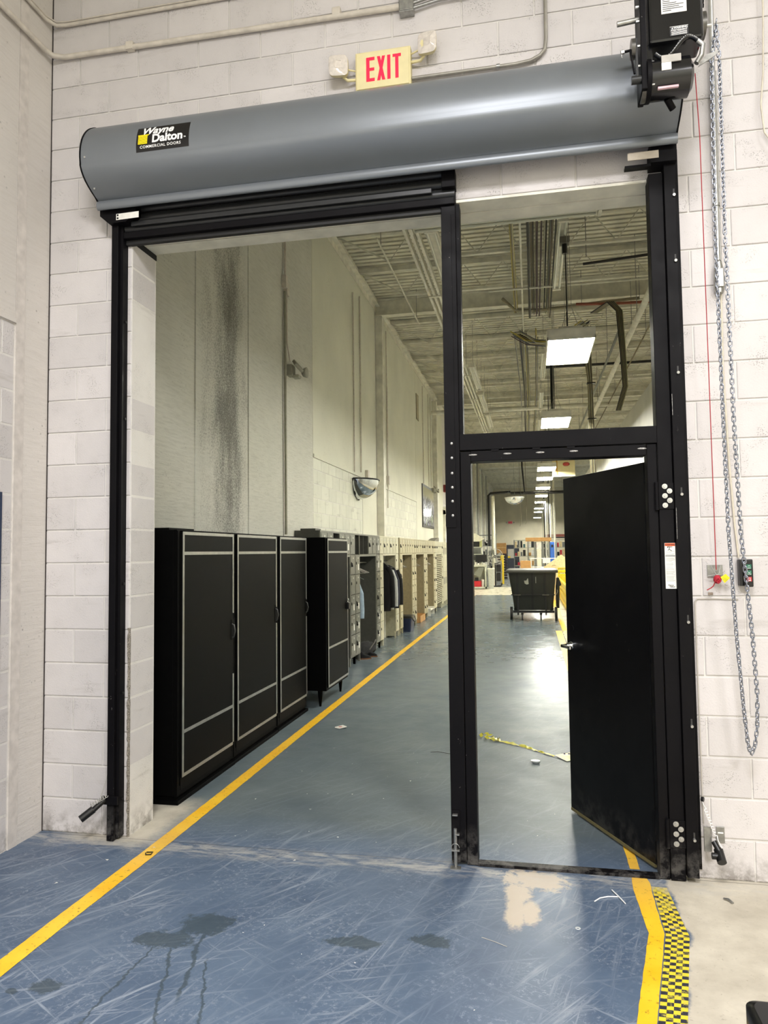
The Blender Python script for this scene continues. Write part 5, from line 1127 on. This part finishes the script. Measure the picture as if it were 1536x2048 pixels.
# cable bundles under the deck
def cables(name, paths, label, spread, n, seed, cols):
    g = thing(name, label, 'cables', paths[0]); rr = random.Random(seed)
    for i in range(n):
        ox, oz = rr.uniform(-spread, spread), rr.uniform(-spread*0.5, spread*0.5); oy = rr.uniform(-spread, spread)*0.5
        pts = [(p[0]+ox+rr.uniform(-.01, .01), p[1]+oy, p[2]+oz+rr.uniform(-.02, .02)) for p in paths]
        MB().tube(pts, rr.uniform(0.006, 0.013), 5).build('cable', cols[i % len(cols)], g)
    return g
CB = [flat('tan_cable', (128, 118, 92), 0.6), flat('plum_cable', (64, 44, 48), 0.6), flat('olive_cable', (142, 138, 100), 0.6), flat('dark_cable', (40, 38, 34), 0.6), flat('grey_cable', (120, 122, 118), 0.6), flat('pale_cable', (186, 182, 160), 0.6), flat('blue_grey_cable', (84, 92, 108), 0.6), flat('yellow_cable', (176, 160, 70), 0.6)]
cables('cable_bundle', [(0.22, 3.5, 6.1), (0.24, 6.5, 6.08), (0.26, 9.6, 6.1)], 'wide bundle of brown and plum cables running under the deck beside the strip light', 0.20, 26, 1, CB[:6])
cables('cable_bundle', [(-0.18, 4.0, 6.12), (-0.18, 9.6, 6.12)], 'narrow yellow and tan cable run left of the wide bundle', 0.035, 5, 2, [CB[7], CB[0], CB[5]])
cables('cable_bundle', [(-0.2, 10.3, 5.95), (0.1, 10.3, 5.75), (0.5, 10.4, 5.72), (0.85, 10.4, 5.9), (1.15, 10.4, 6.1)], 'sagging tangle of cables under the nearest girder', 0.10, 16, 3, CB)
cables('cable_bundle', [(0.0, 10.4, 6.0), (0.05, 16, 6.0), (0.0, 24, 6.05)], 'blue and grey cables continuing past the girder', 0.24, 20, 4, CB[3:])
tr_ = thing('cable_drop', 'tan bundle of cables strapped together dropping from the ceiling to the partition', 'cables', (1.22, 10.5, 4.0))
rr = random.Random(8)
for i in range(9):
    dx = (i-4)*0.012; MB().tube([(1.05+dx*4, 10.5, 6.05), (1.16+dx*1.5, 10.5, 5.6), (1.20+dx*0.8, 10.5, 5.0), (1.22+dx, 10.5, 3.0)], 0.010, 5).build('cable', CB[(0, 2, 5, 3)[i % 4]], tr_)
for z in (4.9, 4.2, 3.6): MB().box(1.14, 1.30, 10.44, 10.56, z, z+0.02).build('strap', PLASTICB, tr_)
tr_ = thing('cable_drop', 'dark bundle of hoses dropping beside the right edge of the opening', 'cables', (1.56, 8.6, 4.0))
for i in range(8):
    dx = (i-4)*0.016; MB().tube([(1.25+dx, 9.7, 6.05), (1.47+dx, 9.0, 6.0), (1.56+dx*0.8, 8.6, 5.7), (1.60+dx*0.7, 8.6, 5.0), (1.62+dx*0.6, 8.6, 4.4), (1.50+dx*0.6, 8.6, 4.0)], 0.013, 5).build('hose', CB[(3, 0, 3, 2)[i % 4]], tr_)
def pipe(pts, r, mt, label, name='pipe', cat='pipe', grp=None, hang=()):
    o = tag(MB().tube(pts, r, 8).build(name, mt), label, cat, grp)
    for (x, y) in hang:
        z = max(p[2] for p in pts); MB().cyl((x, y, z), (x, y, 6.745), 0.006, 5).build('hanger_rod', GALV, o)
    return o
pipe([(-0.42, 9.4, 6.35), (-0.2, 9.4, 6.12), (0.2, 9.4, 6.08), (0.8, 9.4, 6.1), (1.4, 9.4, 6.14), (2.0, 9.4, 6.16)], 0.03, flat('dusty_hose', (150, 142, 118), 0.6), 'pale dusty hose sagging in front of the girder', 'hose', 'hose')
pipe([(0.9, 9.35, 6.12), (1.5, 9.35, 6.08), (2.4, 9.35, 6.06)], 0.026, flat('faded_red_hose', (150, 84, 64), 0.6), 'faded red hose in front of the girder', 'hose', 'hose', hang=((1.0, 9.36), (2.0, 9.36)))
pipe([(0.85, 6.9, 5.9), (1.2, 6.9, 5.92), (2.4, 6.9, 6.0)], 0.022, flat('dark_pipe', (46, 44, 40), 0.5), 'dark brown pipe under the deck at the upper right of the opening', hang=((0.9, 6.9), (2.3, 6.9)))
pipe([(-0.6, 8.0, 6.0), (9, 8.0, 6.0)], 0.018, STEELW, 'thin white pipe crossing the aisle before the girder')
pipe([(0.3, 13.4, 6.0), (9, 13.4, 6.0)], 0.03, CB[3], 'dark pipe crossing the aisle beyond the girder')
pipe([(-2.9, 17.8, 5.9), (8.9, 17.8, 5.9)], 0.07, STEELW, 'thick white pipe crossing the aisle at the second girder')
pipe([(1.75, 6.2, 5.35), (1.75, 27, 5.35)], 0.05, STEELW, 'white pipe running along above the white partition', hang=((1.75, 8), (1.75, 15), (1.75, 22)))
pipe([(1.60, 9.0, 5.5), (1.60, 26, 5.5)], 0.025, CB[4], 'thin grey pipe running along above the white partition', hang=((1.6, 11), (1.6, 18), (1.6, 25)))
pipe([(0.55, 13.0, 4.85), (0.55, 13.0, 6.6)], 0.03, PLASTICB, 'short black drop pipe above the second lamp')
for i, (x, z) in enumerate(((-0.05, 6.05), (1.9, 5.7), (2.3, 5.9))): pipe([(x, 5.5+i, z), (x, 27, z)], 0.016, (STEELW, CB[3], CB[0])[i], ('thin white tube running away beside the cables', 'thin dark tube over the partition, left one', 'thin tan tube over the partition, right one')[i], hang=((x, 8.7+i), (x, 16), (x, 24)))
pipe([(WX+0.9, 5.9, 6.15), (WX+0.9, 9.9, 6.15)], 0.014, STEELW, 'thin white bridging rod near the left wall', hang=((WX+0.9, 6.2), (WX+0.9, 9.6)))
# drooping flat sign seen above the door leaf
sg = thing('hanging_board', 'cream hanging board with a red mark, above the open door leaf', 'board', (0.65, 19.5, 3.9))
MB().box(0.72, 1.42, 19.5, 19.55, 4.02, 4.62).build('board', SIGNC, sg); MB().box(0.72, 1.42, 19.47, 19.5, 3.99, 4.03).build('ledge', WHITE, sg); MB().box(0.84, 0.88, 19.47, 19.5, 4.05, 4.6).build('strip', flat('ochre_strip', (196, 150, 60), 0.6), sg)
MB().sphere((1.15, 19.48, 4.38), 0.09, 10, sy=0.1, sx=1.2, sz=.7).build('red_mark', flat('faded_red', (180, 70, 60), 0.6), sg)
for x in (0.8, 1.3): MB().cyl((x, 19.52, 4.6), (x, 19.52, 6.7), 0.006, 5).build('rod', GALV, sg)
# half dome mirror hanging over the aisle
hm = thing('dome_mirror', 'half dome mirror hanging over the aisle far down the hall', 'mirror', (-0.64, 27.4, 3.6))
x, y, z, r = -0.65, 27.4, 3.93, 0.40; m = MB(); rings = [[(x+r*math.cos(a)*math.cos(b), y+r*math.cos(a)*math.sin(b), z-r*0.75*math.sin(a)) for b in [2*math.pi*k/24 for k in range(24)]] for a in [math.pi/2*i/8 for i in range(8)]]
m.loft(rings, cap=False).add([v for v in rings[-1]], [tuple(range(24))]); m.build('mirror_dome', flat('dome_mirror_glass', (210, 214, 216), 0.05, 1.0, nz=0), hm)
MB().tube([(x+r*math.cos(b), y+r*math.sin(b), z) for b in [2*math.pi*k/24 for k in range(24)]], 0.02, 6, closed=True).build('rim', WHITE, hm)
for dx, dy in ((-.35, 0), (.35, 0), (0, .35)): MB().tube([(x+dx, y+dy, z), (x, y, z+0.9), (x, y, 6.74)], 0.006, 4).build('wire', GALV, hm)
# ================================================================ tilt truck
tt = thing('tilt_truck', 'dark plastic tilt truck cart parked in the aisle', 'cart', (0.02, 14.5, 0))
def ring(xa, xb, y0, y1, z, r=0.05): return rrect(xa, xb, y0, y1, r, z, 4)
m = MB(); m.loft([ring(-0.43, 0.49, 14.02, 15.0, 0.225, 0.06), ring(-0.47, 0.52, 13.96, 15.2, 0.56), ring(-0.555, 0.575, 13.86, 15.6, 1.13)], smooth=False)
m.build('tub', OLIVE, tt)
MB().loft([ring(-0.60, 0.61, 13.80, 15.66, 1.125), ring(-0.61, 0.62, 13.79, 15.67, 1.14), ring(-0.61, 0.62, 13.79, 15.67, 1.19), ring(-0.58, 0.59, 13.82, 15.64, 1.20)]).build('rim', flat('grey_green_rim', (58, 57, 48), 0.5), tt)
for (xa, xb, w_) in ((-0.33, -0.36, .05), (0.0, 0.01, .05), (0.30, 0.33, .05)):
    MB().prism([(13.99, 0.24), (13.93, 0.56), (13.84, 1.13), (13.88, 1.13), (14.0, 0.56), (14.05, 0.24)], 'x', xb*0.5+xa*0.5-w_/2, xb*0.5+xa*0.5+w_/2).build('rib', RUBBER, tt)
MB().box(-0.50, 0.54, 13.905, 13.955, 0.585, 0.61).build('band', PLASTICB, tt)
for x in (-0.35, 0.32): MB().box(x-0.08, x+0.08, 13.895, 13.905, 0.588, 0.600).build('band_clip', flat('worn_metal', (120, 116, 104), 0.4, 0.5), tt)
lbm = MB().add([(-0.20, 13.88, 1.02), (-0.09, 13.88, 1.02), (-0.075, 13.905, 0.86), (-0.12, 13.905, 0.845), (-0.17, 13.905, 0.87)], [(0, 1, 2, 3, 4)]).build('worn_label', flat('worn_label', (150, 150, 140), 0.6), tt)
MB().box(0.088, 0.10, 13.875, 13.88, 0.88, 1.03).build('scratch', flat('worn_label', (150, 150, 140), 0.6), tt)
MB().box(-0.46, 0.52, 13.98, 14.05, 0.16, 0.215).box(-0.46, 0.52, 14.8, 14.86, 0.16, 0.215).box(-0.42, -0.36, 14.0, 14.9, 0.16, 0.215).box(0.42, 0.48, 14.0, 14.9, 0.16, 0.215).build('chassis', PLASTICB, tt)
for x in (-0.50, 0.56): MB().cyl((x-0.03, 14.05, 0.15), (x+0.03, 14.05, 0.15), 0.15, 24).build('wheel', RUBBER, tt)
for x, y in ((-0.24, 13.86), (0.20, 13.9)):
    MB().box(x-0.03, x+0.03, y-0.02, y+0.14, 0.12, 0.17).build('caster_fork', PLASTICB, tt); MB().cyl((x-0.018, y+0.02, 0.07), (x+0.018, y+0.02, 0.07), 0.07, 18).build('caster_wheel', RUBBER, tt)
for x in (-0.34, 0.32): MB().box(x-0.02, x+0.02, 13.93, 13.97, 0.11, 0.60).build('strut', PLASTICB, tt)
MB().tube([(0.57, 13.95, 0.60), (0.60, 13.93, 0.68), (0.585, 13.92, 0.72)], 0.012, 6).build('tow_ring', GALV, tt)
MB().loft([rrect(0.585, 0.645, 14.2, 14.9, 0.01, 0.26), rrect(0.59, 0.66, 14.1, 15.0, 0.01, 0.80)], smooth=False).build('side_plate', OLIVE, tt)
MB().prism([(0.585, 0.80), (0.68, 0.80), (0.70, 0.84), (0.645, 1.0), (0.60, 0.98)], 'y', 14.1, 14.6).build('dump_latch', PLASTICB, tt)
# ================================================================ right side: yellow guard rails
gr = thing('guard_rail', 'yellow corrugated steel guard rail along the right side of the aisle', 'barrier', (0.95, 19, 0))
def rail(x, y0, y1, z):
    pfl = [(x, z), (x-0.03, z+0.03), (x-0.03, z+0.10), (x, z+0.13), (x, z+0.18), (x-0.03, z+0.21), (x-0.03, z+0.28), (x, z+0.31), (x+0.01, z+0.31), (x+0.01, z)]
    return MB().prism(pfl, 'y', y0, y1).build('rail', YPAINT, gr)
rail(0.92, 13.2, 22.0, 0.42); rail(0.92, 13.2, 22.0, 0.06)
for y in (13.4, 16.2, 19.0, 21.8): MB().box(0.95, 1.07, y-0.06, y+0.06, 0, 0.85).build('post', YPAINT, gr)
g2 = thing('safety_barrier', 'ribbed yellow barrier stack behind the tilt truck', 'barrier', (1.0, 22.5, 0))
for z in (0.72, 0.86, 1.0, 1.14): MB().box(0.72, 1.7, 22.4, 22.55, z, z+0.115, 0.02).build('rib', YPAINT, g2)
for x in (0.85, 1.55): MB().box(x, x+0.1, 22.55, 22.65, 0, 1.25).build('post', YPAINT, g2)
bx = thing('cardboard_box', 'open pale cardboard box with slanted flaps behind the tilt truck', 'box', (0.9, 21.3, 0))
MB().box(0.30, 0.86, 20.9, 21.6, 0.0, 1.08, 0.004).build('body', CARDL, bx); MB().prism([(0.40, 1.10), (0.98, 1.52), (1.35, 1.22), (1.35, 1.08), (0.40, 1.08)], 'y', 20.9, 20.92).build('flap', CARDL, bx); MB().box(0.68, 0.80, 20.885, 20.899, 1.155, 1.17).build('hand_hole', CB[0], bx)
# ================================================================ far machines and stores
wb = thing('workbench', 'pale steel workbench with shelves at the left of the far floor', 'bench', (-2.3, 28.3, 0))
PG = flat('pale_green_steel', (190, 192, 174), 0.5)
MB().box(-2.75, -1.92, 28.0, 28.6, 0.98, 1.06).build('worktop', PG, wb); MB().box(-2.72, -1.95, 28.0, 28.55, 0.02, 0.10).build('base_shelf', PG, wb); MB().box(-2.72, -1.95, 28.5, 28.55, 0.1, 1.0).build('back', PG, wb)
for x in (-2.72, -2.0): MB().box(x, x+0.05, 28.0, 28.55, 0, 1.0).build('side', PG, wb)
MB().prism([(-2.5, 0.62), (-2.25, 0.95), (-2.02, 0.95), (-2.2, 0.52)], 'y', 28.02, 28.06).build('chute', flat('shadow_green', (120, 122, 108), 0.5), wb)
tb = thing('toolbox', 'red tool box on the lower shelf of the pale workbench', 'toolbox', (-2.3, 28.2, 0.1)); MB().box(-2.5, -2.18, 28.02, 28.3, 0.10, 0.36, 0.01).build('case', RED, tb); MB().box(-2.44, -2.3, 28.0, 28.28, 0.36, 0.50, .01).build('lid_tray', PLASTICB, tb)
pz = thing('bucket', 'white bucket beside the red tool box', 'bucket', (-2.10, 28.15, 0.1)); MB().cyl((-2.10, 28.15, 0.10), (-2.10, 28.15, 0.42), 0.06, 14, r2=0.075).build('pail', WHITE, pz)
mo = thing('monitor', 'two black monitors on the pale workbench', 'monitor', (-2.2, 28.2, 1.06))
for x in (-2.28, -2.04): MB().box(x-0.13, x+0.13, 28.15, 28.19, 1.18, 1.50, 0.006).build('screen', PLASTICB, mo); MB().box(x-0.03, x+0.03, 28.15, 28.22, 1.06, 1.2).build('stand', PLASTICB, mo)
rr = random.Random(12)
for i in range(6): x = -2.68+i*0.12; tag(MB().box(x, x+0.08, 28.02, 28.1, 1.06, 1.06+rr.uniform(0.06, 0.15), 0.004).build('small_box', (WHITE, CB[5], STEELW)[i % 3]), 'small pale box on the workbench front edge, %s from the left' % ('first', 'second', 'third', 'fourth', 'fifth', 'sixth')[i], 'box')
sh = thing('machine_cabinet', 'open steel cabinet of machine parts above the workbench', 'cabinet', (-2.5, 28.9, 1.1))
for x in (-2.74, -2.2): MB().box(x, x+0.04, 28.7, 29.1, 0, 1.85).build('upright', PG, sh)
for z in (1.2, 1.5, 1.82): MB().box(-2.74, -2.16, 28.7, 29.1, z, z+0.03).build('shelf', PG, sh)
hp_ = thing('hood_machine', 'white hooded machine at the left behind the workbench', 'machine', (-2.6, 29.6, 1.9)); MB().prism([(-2.9, 2.10), (-2.3, 2.10), (-2.1, 2.22), (-2.5, 2.48), (-2.9, 2.40)], 'y', 29.3, 29.8).build('canopy', flat('milky_white', (232, 228, 206), 0.4), hp_); MB().box(-2.9, -2.3, 29.4, 29.7, 1.86, 2.1).build('head', PLASTICB, hp_); MB().box(-2.32, -2.2, 29.4, 29.6, 1.85, 2.2).build('column', flat('pale_yellow_green', (188, 190, 130), 0.5), hp_); MB().box(-2.9, -2.25, 29.4, 29.8, 0, 1.86).build('base', CB[4], hp_)
bn = thing('waste_bin', 'pale grey waste bin beside the workbench', 'bin', (-1.76, 28.4, 0)); MB().loft([rrect(-1.86, -1.66, 28.2, 28.6, .03, 0), rrect(-1.89, -1.62, 28.16, 28.64, .03, 0.86)], smooth=False).build('bin_body', flat('pale_grey_plastic', (178, 180, 170), 0.5), bn); MB().loft([rrect(-1.91, -1.60, 28.14, 28.66, .03, 0.86), rrect(-1.91, -1.60, 28.14, 28.66, .03, 0.90)]).build('rim', STEELW, bn)
fn = thing('pedestal_fan', 'large round caged fan standing behind the waste bin', 'fan', (-1.65, 30.2, 0)); cx, cy, cz = -1.66, 30.2, 1.40
m = MB(); R_ = 0.36
m.tube([(cx+R_*math.cos(a), cy, cz+R_*math.sin(a)) for a in [2*math.pi*i/28 for i in range(28)]], 0.012, 6, closed=True); m.tube([(cx+R_*math.cos(a), cy+0.16, cz+R_*math.sin(a)) for a in [2*math.pi*i/28 for i in range(28)]], 0.010, 6, closed=True)
for i in range(24): a = 2*math.pi*i/24; m.cyl((cx, cy-0.08, cz), (cx+R_*math.cos(a), cy, cz+R_*math.sin(a)), 0.003, 4)
for r_ in (0.12, 0.24): m.tube([(cx+r_*math.cos(a), cy-0.04, cz+r_*math.sin(a)) for a in [2*math.pi*i/20 for i in range(20)]], 0.003, 4, closed=True)
m.build('cage', flat('fan_cage', (170, 168, 156), 0.4, 0.4), fn)
for i in range(4):
    a = math.pi/2*i+0.4; MB().add([(cx+0.05*math.cos(a-.3), cy+0.04, cz+0.05*math.sin(a-.3)), (cx+0.32*math.cos(a-.28), cy+0.02, cz+0.32*math.sin(a-.28)), (cx+0.32*math.cos(a+.28), cy+0.09, cz+0.32*math.sin(a+.28)), (cx+0.05*math.cos(a+.3), cy+0.07, cz+0.05*math.sin(a+.3))], [(0, 1, 2, 3)]).build('blade', flat('fan_blade', (150, 150, 142), 0.4), fn)
MB().cyl((cx, cy, cz), (cx, cy+0.2, cz), 0.07, 14).build('motor', PLASTICB, fn); MB().cyl((cx, cy+0.1, 0), (cx, cy+0.1, cz-0.3), 0.03, 8).build('pole', PLASTICB, fn); MB().cyl((cx, cy+0.1, 0), (cx, cy+0.1, 0.04), 0.28, 20).build('base', PLASTICB, fn)
ct2 = thing('service_cart', 'black service cart loaded with dark parts left of the yellow bollard', 'cart', (-1.62, 31.5, 0))
for z in (0.18, 0.62, 1.0): MB().box(-2.0, -1.40, 31.2, 31.8, z, z+0.04).build('shelf', CB[4], ct2)
for (x, y) in ((-2.0, 31.2), (-1.42, 31.2), (-2.0, 31.78), (-1.42, 31.78)): MB().cyl((x, y, 0.1), (x, y, 1.15), 0.016, 6).build('upright', GALV, ct2); MB().cyl((x-0.02, y, 0.06), (x+0.02, y, 0.06), 0.06, 12).build('wheel', RUBBER, ct2)
for i, (x, z, h_) in enumerate(((-1.85, 0.22, 0.3), (-1.58, 0.22, 0.34), (-1.82, 0.66, 0.28), (-1.55, 0.66, 0.3), (-1.7, 1.04, 0.2))): tag(MB().box(x-0.12, x+0.12, 31.25, 31.7, z, z+h_, 0.02).build('parts_bin', (PLASTICB, CB[3])[i % 2]), 'dark parts bin on the service cart, '+('lower left', 'lower right', 'middle left', 'middle right', 'topmost')[i], 'bin')
bo = thing('bollard', 'yellow bollard standing behind the left side of the tilt truck', 'bollard', (-1.44, 33, 0)); MB().cyl((-1.44, 33, 0), (-1.44, 33, 1.42), 0.085, 18).sphere((-1.44, 33, 1.42), 0.085, 14, sz=0.4).build('post', YPAINT, bo)
for i, (x, y) in enumerate(((-0.15, 0), )): pass
sf = thing('tool_rack', 'crowded rack of machine tools and fittings at the left of the far floor', 'rack', (-2.4, 33.5, 0)); rr = random.Random(21)
for x in (-2.75, -1.80): MB().box(x, x+0.05, 33.4, 34.0, 0, 2.55).build('upright', CB[4], sf)
for z in (0.4, 0.9, 1.4, 1.9, 2.45): MB().box(-2.75, -1.75, 33.4, 34.0, z, z+0.04).build('shelf', CB[4], sf)
ORD = ('first', 'second', 'third', 'fourth', 'fifth', 'sixth', 'seventh', 'eighth', 'ninth', 'tenth', 'eleventh', 'twelfth', 'thirteenth')+tuple('%dth' % i for i in range(14, 40))
def name_row(L_, what, where):
    for n_, (x_, c_, o_) in enumerate(sorted(L_, key=lambda e: e[0])): o_['label'] = '%s %s, %s from the left on the %s' % (c_, what, ORD[n_], where)
TP = {}; SB = {}
for i in range(34):
    x = rr.uniform(-2.68, -1.9); z = (0.44, 0.94, 1.44, 1.94)[i % 4]; h_ = rr.uniform(0.12, 0.36); w_ = rr.uniform(0.04, 0.10); k = i % 5
    if k in (0, 3): mm = MB().cyl((x, 33.5, z), (x, 33.5, z+h_), w_*0.6, 10)
    else: mm = MB().box(x-w_, x+w_, 33.42, 33.6, z, z+h_, 0.006)
    q = tag(mm.build('tool_part', (CB[3], WHITE, CB[4], PLASTICB, GALV)[k]), '', 'part', 'fittings on the tool rack'); TP.setdefault(i % 4, []).append((x, ('dark', 'white', 'grey', 'black', 'metal')[k], q))
for k_, L_ in TP.items(): name_row(L_, 'fitting', ('lowest', 'second', 'third', 'top')[k_]+' shelf of the crowded tool rack')
cbx = thing('cardboard_box', 'brown cardboard box on a dark pallet stack left of the far grey door', 'box', (-1.72, 40, 1.55)); MB().box(-2.02, -1.45, 39.7, 40.3, 1.497, 2.12, 0.006).build('carton', CARD, cbx); MB().box(-2.02, -1.45, 39.69, 39.7, 1.84, 1.86).build('tape_seam', CARDL, cbx)
ps_ = thing('pallet_stack', 'dark stack under the brown cardboard box', 'stack', (-1.72, 40, 0)); 
for z in range(10): MB().box(-2.05, -1.42, 39.65, 40.35, z*0.155, z*0.155+0.10).build('layer', CB[(3, 1)[z % 2]], ps_)
# right part of the far floor
lf2 = thing('material_lift', 'cream column machine carrying a long brown beam crate behind the tilt truck', 'machine', (0.3, 30, 0))
MB().box(0.26, 0.46, 30.0, 30.3, 0, 2.05, 0.01).build('mast', flat('milky_white', (232, 228, 206), 0.4), lf2); MB().box(0.14, 0.24, 30.1, 30.3, 0, 2.05).box(0.48, 0.58, 30.1, 30.3, 0, 2.05).build('mast_rail', CB[4], lf2); MB().box(-0.2, 1.6, 30.2, 30.9, 0, 0.5).build('bed', PLASTICB, lf2)
nt = MB().box(0.25, 0.47, 29.985, 29.999, 1.72, 2.02).build('notice', WHITE, lf2)
cr = thing('beam_crate', 'long brown cardboard crate lying on top of the cream column machine', 'crate', (0.33, 30.2, 2.08)); MB().box(-0.24, 0.92, 29.9, 30.4, 2.08, 2.25, 0.004).build('crate_body', CARD, cr); MB().box(-0.24, 0.92, 29.89, 29.9, 2.16, 2.165).build('seam', CARDL, cr)
bl = thing('blue_cylinder_cover', 'bright blue upright panel right of the cream column', 'panel', (0.98, 31, 0)); MB().box(0.88, 1.08, 31, 31.2, 0.5, 2.05, 0.02).build('cover', flat('bright_blue_paint', (52, 104, 190), 0.4), bl); MB().box(0.93, 1.03, 30.98, 31, 1.80, 1.92).build('slot', PLASTICB, bl); MB().box(0.80, 0.86, 31, 31.2, 0, 2.05).box(1.12, 1.2, 31, 31.2, 0, 2.05).build('side_rail', CB[4], bl)
wr = thing('tube_frame', 'white tubular frame cart with two rails behind the tilt truck', 'frame', (0.6, 26.5, 0))
for z in (0.98, 1.33): MB().tube([(-0.02, 26.4, z), (1.3, 26.4, z)], 0.018, 6).build('rail', WHITE, wr)
for x in (-0.02, 1.3): MB().tube([(x, 26.4, 0), (x, 26.4, 1.35)], 0.02, 6).build('upright', WHITE, wr)
MB().box(0.46, 0.76, 26.38, 26.385, 1.14, 1.32).build('notice', WHITE, wr)
bx = thing('cardboard_box', 'plain brown cardboard carton standing just above the rim of the tilt truck', 'box', (-0.22, 25.2, 0)); MB().box(-0.42, -0.02, 25.0, 25.5, 0.62, 1.26, 0.004).build('carton', CARD, bx); MB().box(-0.43, 0.0, 24.95, 25.55, 0, 0.62).build('stand', CB[3], bx)
rk = thing('storage_rack', 'long rack of parts and boxes against the far right of the hall', 'rack', (1.2, 40, 0)); rr = random.Random(31)
for x in (-1.0, -0.2, 0.6, 1.4, 2.2, 3.0): MB().box(x, x+0.05, 39.5, 40.1, 0, 2.3).build('upright', CB[4], rk)
for z in (0.2, 0.75, 1.3, 1.8, 2.25): MB().box(-1.0, 3.05, 39.5, 40.1, z, z+0.04).build('shelf', CB[5], rk)
cols = [WHITE, CB[3], RED, CARD, CB[4], PLASTICB, flat('teal_box', (90, 130, 130), 0.6), CARDL]
for i in range(96):
    x = -0.88+(i//4)*0.162; z = (0.24, 0.79, 1.34, 1.84)[i % 4]; w_ = rr.uniform(0.045, 0.078)
    if any(abs(x-u_-0.025) < w_+0.028 for u_ in (-1.0, -0.2, 0.6, 1.4, 2.2, 3.0)): continue
    q = tag(MB().box(x-w_, x+w_, 39.6, 39.9, z, z+rr.uniform(0.15, 0.40), 0.01).build('stored_box', cols[(i*5+i//4) % 8]), '', 'box', 'stored boxes on the far rack')
    SB.setdefault(i % 4, []).append((x, ('white', 'dark', 'red', 'brown', 'grey', 'black', 'teal', 'pale')[(i*5+i//4) % 8], q))
for k_, L_ in SB.items(): name_row(L_, 'stored box', ('lowest', 'second', 'third', 'top')[k_]+' shelf of the far rack')
mz = thing('mezzanine_beam', 'red brown crane beam above the far right rack', 'beam', (2.0, 38, 2.4)); MB().box(0.75, 3.5, 38, 38.25, 2.42, 2.56).build('beam', flat('brown_red_paint', (128, 66, 52), 0.6), mz); MB().box(0.75, 3.5, 38, 38.3, 2.34, 2.41).build('flange', PLASTICB, mz)
for x in (0.78, 3.3): MB().box(x, x+0.12, 38.05, 38.2, 0, 2.34).build('post', STEELW, mz)
# vertical pipes on the left wall far away, and drops in the middle
rr = random.Random(17)
for i in range(16):
    y = 24.5+i*1.25; pipe([(WX+0.06+0.1*(i % 3), y, 0.0), (WX+0.06+0.1*(i % 3), y, 6.4)], rr.choice((0.02, 0.03, 0.045)), (STEELW, CONDUIT, GALV)[i % 3], 'white vertical pipe on the far left wall, %s beyond the loading door' % (ORD+('x',))[i], grp='vertical pipes on the far left wall')
pipe([(-1.95, 31, 1.9), (-1.95, 31, 4.32), (-1.85, 31, 4.42), (-0.9, 31, 4.47)], 0.06, PLASTICB, 'thick black pipe bending from upright to level at the left of the far hall')
pipe([(-0.9, 31, 4.40), (1.9, 31, 4.40)], 0.07, PLASTICB, 'thick black level pipe crossing the far aisle under the lamps', hang=((-0.5, 31), (1.5, 31)))
pipe([(-0.28, 25, 5.35), (-0.28, 25, 5.0), (-0.2, 25, 3.95), (0.9, 25, 3.92)], 0.035, PLASTICB, 'thin black pipe stepping down beside the lamps', hang=((-0.28, 25),))
pipe([(-0.3, 25, 5.35), (1.0, 25, 5.36)], 0.03, PLASTICB, 'short level black pipe above the stepping one', hang=((0.2, 25), (0.9, 25)))
pipe([(-1.75, 31.1, 0.0), (-1.75, 31.1, 4.3)], 0.09, flat('milky_white', (232, 228, 206), 0.4), 'thick white upright pipe beside the black one')
for i in range(9):
    x = 0.62+i*0.085; pipe([(x, 34+i*0.3, 0.0), (x, 34+i*0.3, 6.745)], 0.016+0.01*(i % 3), (CB[5], CB[3], STEELW)[i % 3], 'thin upright pipe right of the lamp row, %s of its cluster from the left' % ORD[i], grp='upright pipes right of the lamp row')
pipe([(1.15, 33, 0.0), (1.15, 33, 6.745)], 0.045, flat('milky_white', (232, 228, 206), 0.4), 'thicker cream upright pipe right of the cluster')
for i, (x, z) in enumerate(((-0.48, 3.0), (-0.2, 3.1))): pipe([(x, 33, 6.74), (x+0.02, 33, z), (x-0.04, 33, z-0.12)], 0.010, CB[0], ('hooked cord hanging left over the far aisle', 'hooked cord hanging right over the far aisle')[i], 'cord', 'cord')
fe = thing('exit_sign', 'tiny far red exit sign on the cream end wall', 'sign', (-1.62, 55.9, 3.85)); MB().box(-1.80, -1.42, 55.88, 55.98, 3.83, 4.07, .01).build('housing', WHITE, fe); MB().box(-1.78, -1.44, 55.87, 55.88, 3.85, 4.05).build('face', flat('pink_face', (238, 120, 130), 0.5, nz=0), fe)
text_mesh('EXIT', 0.17, REDTXT, lambda x, y: (-1.61+x*0.8, 55.865, 3.95+y), 'lettering', fe, 0.006)
for x in (-1.90, -1.32): MB().sphere((x, 55.9, 3.95), 0.06, 10, sy=.6).build('lamp_head', GALV, fe)
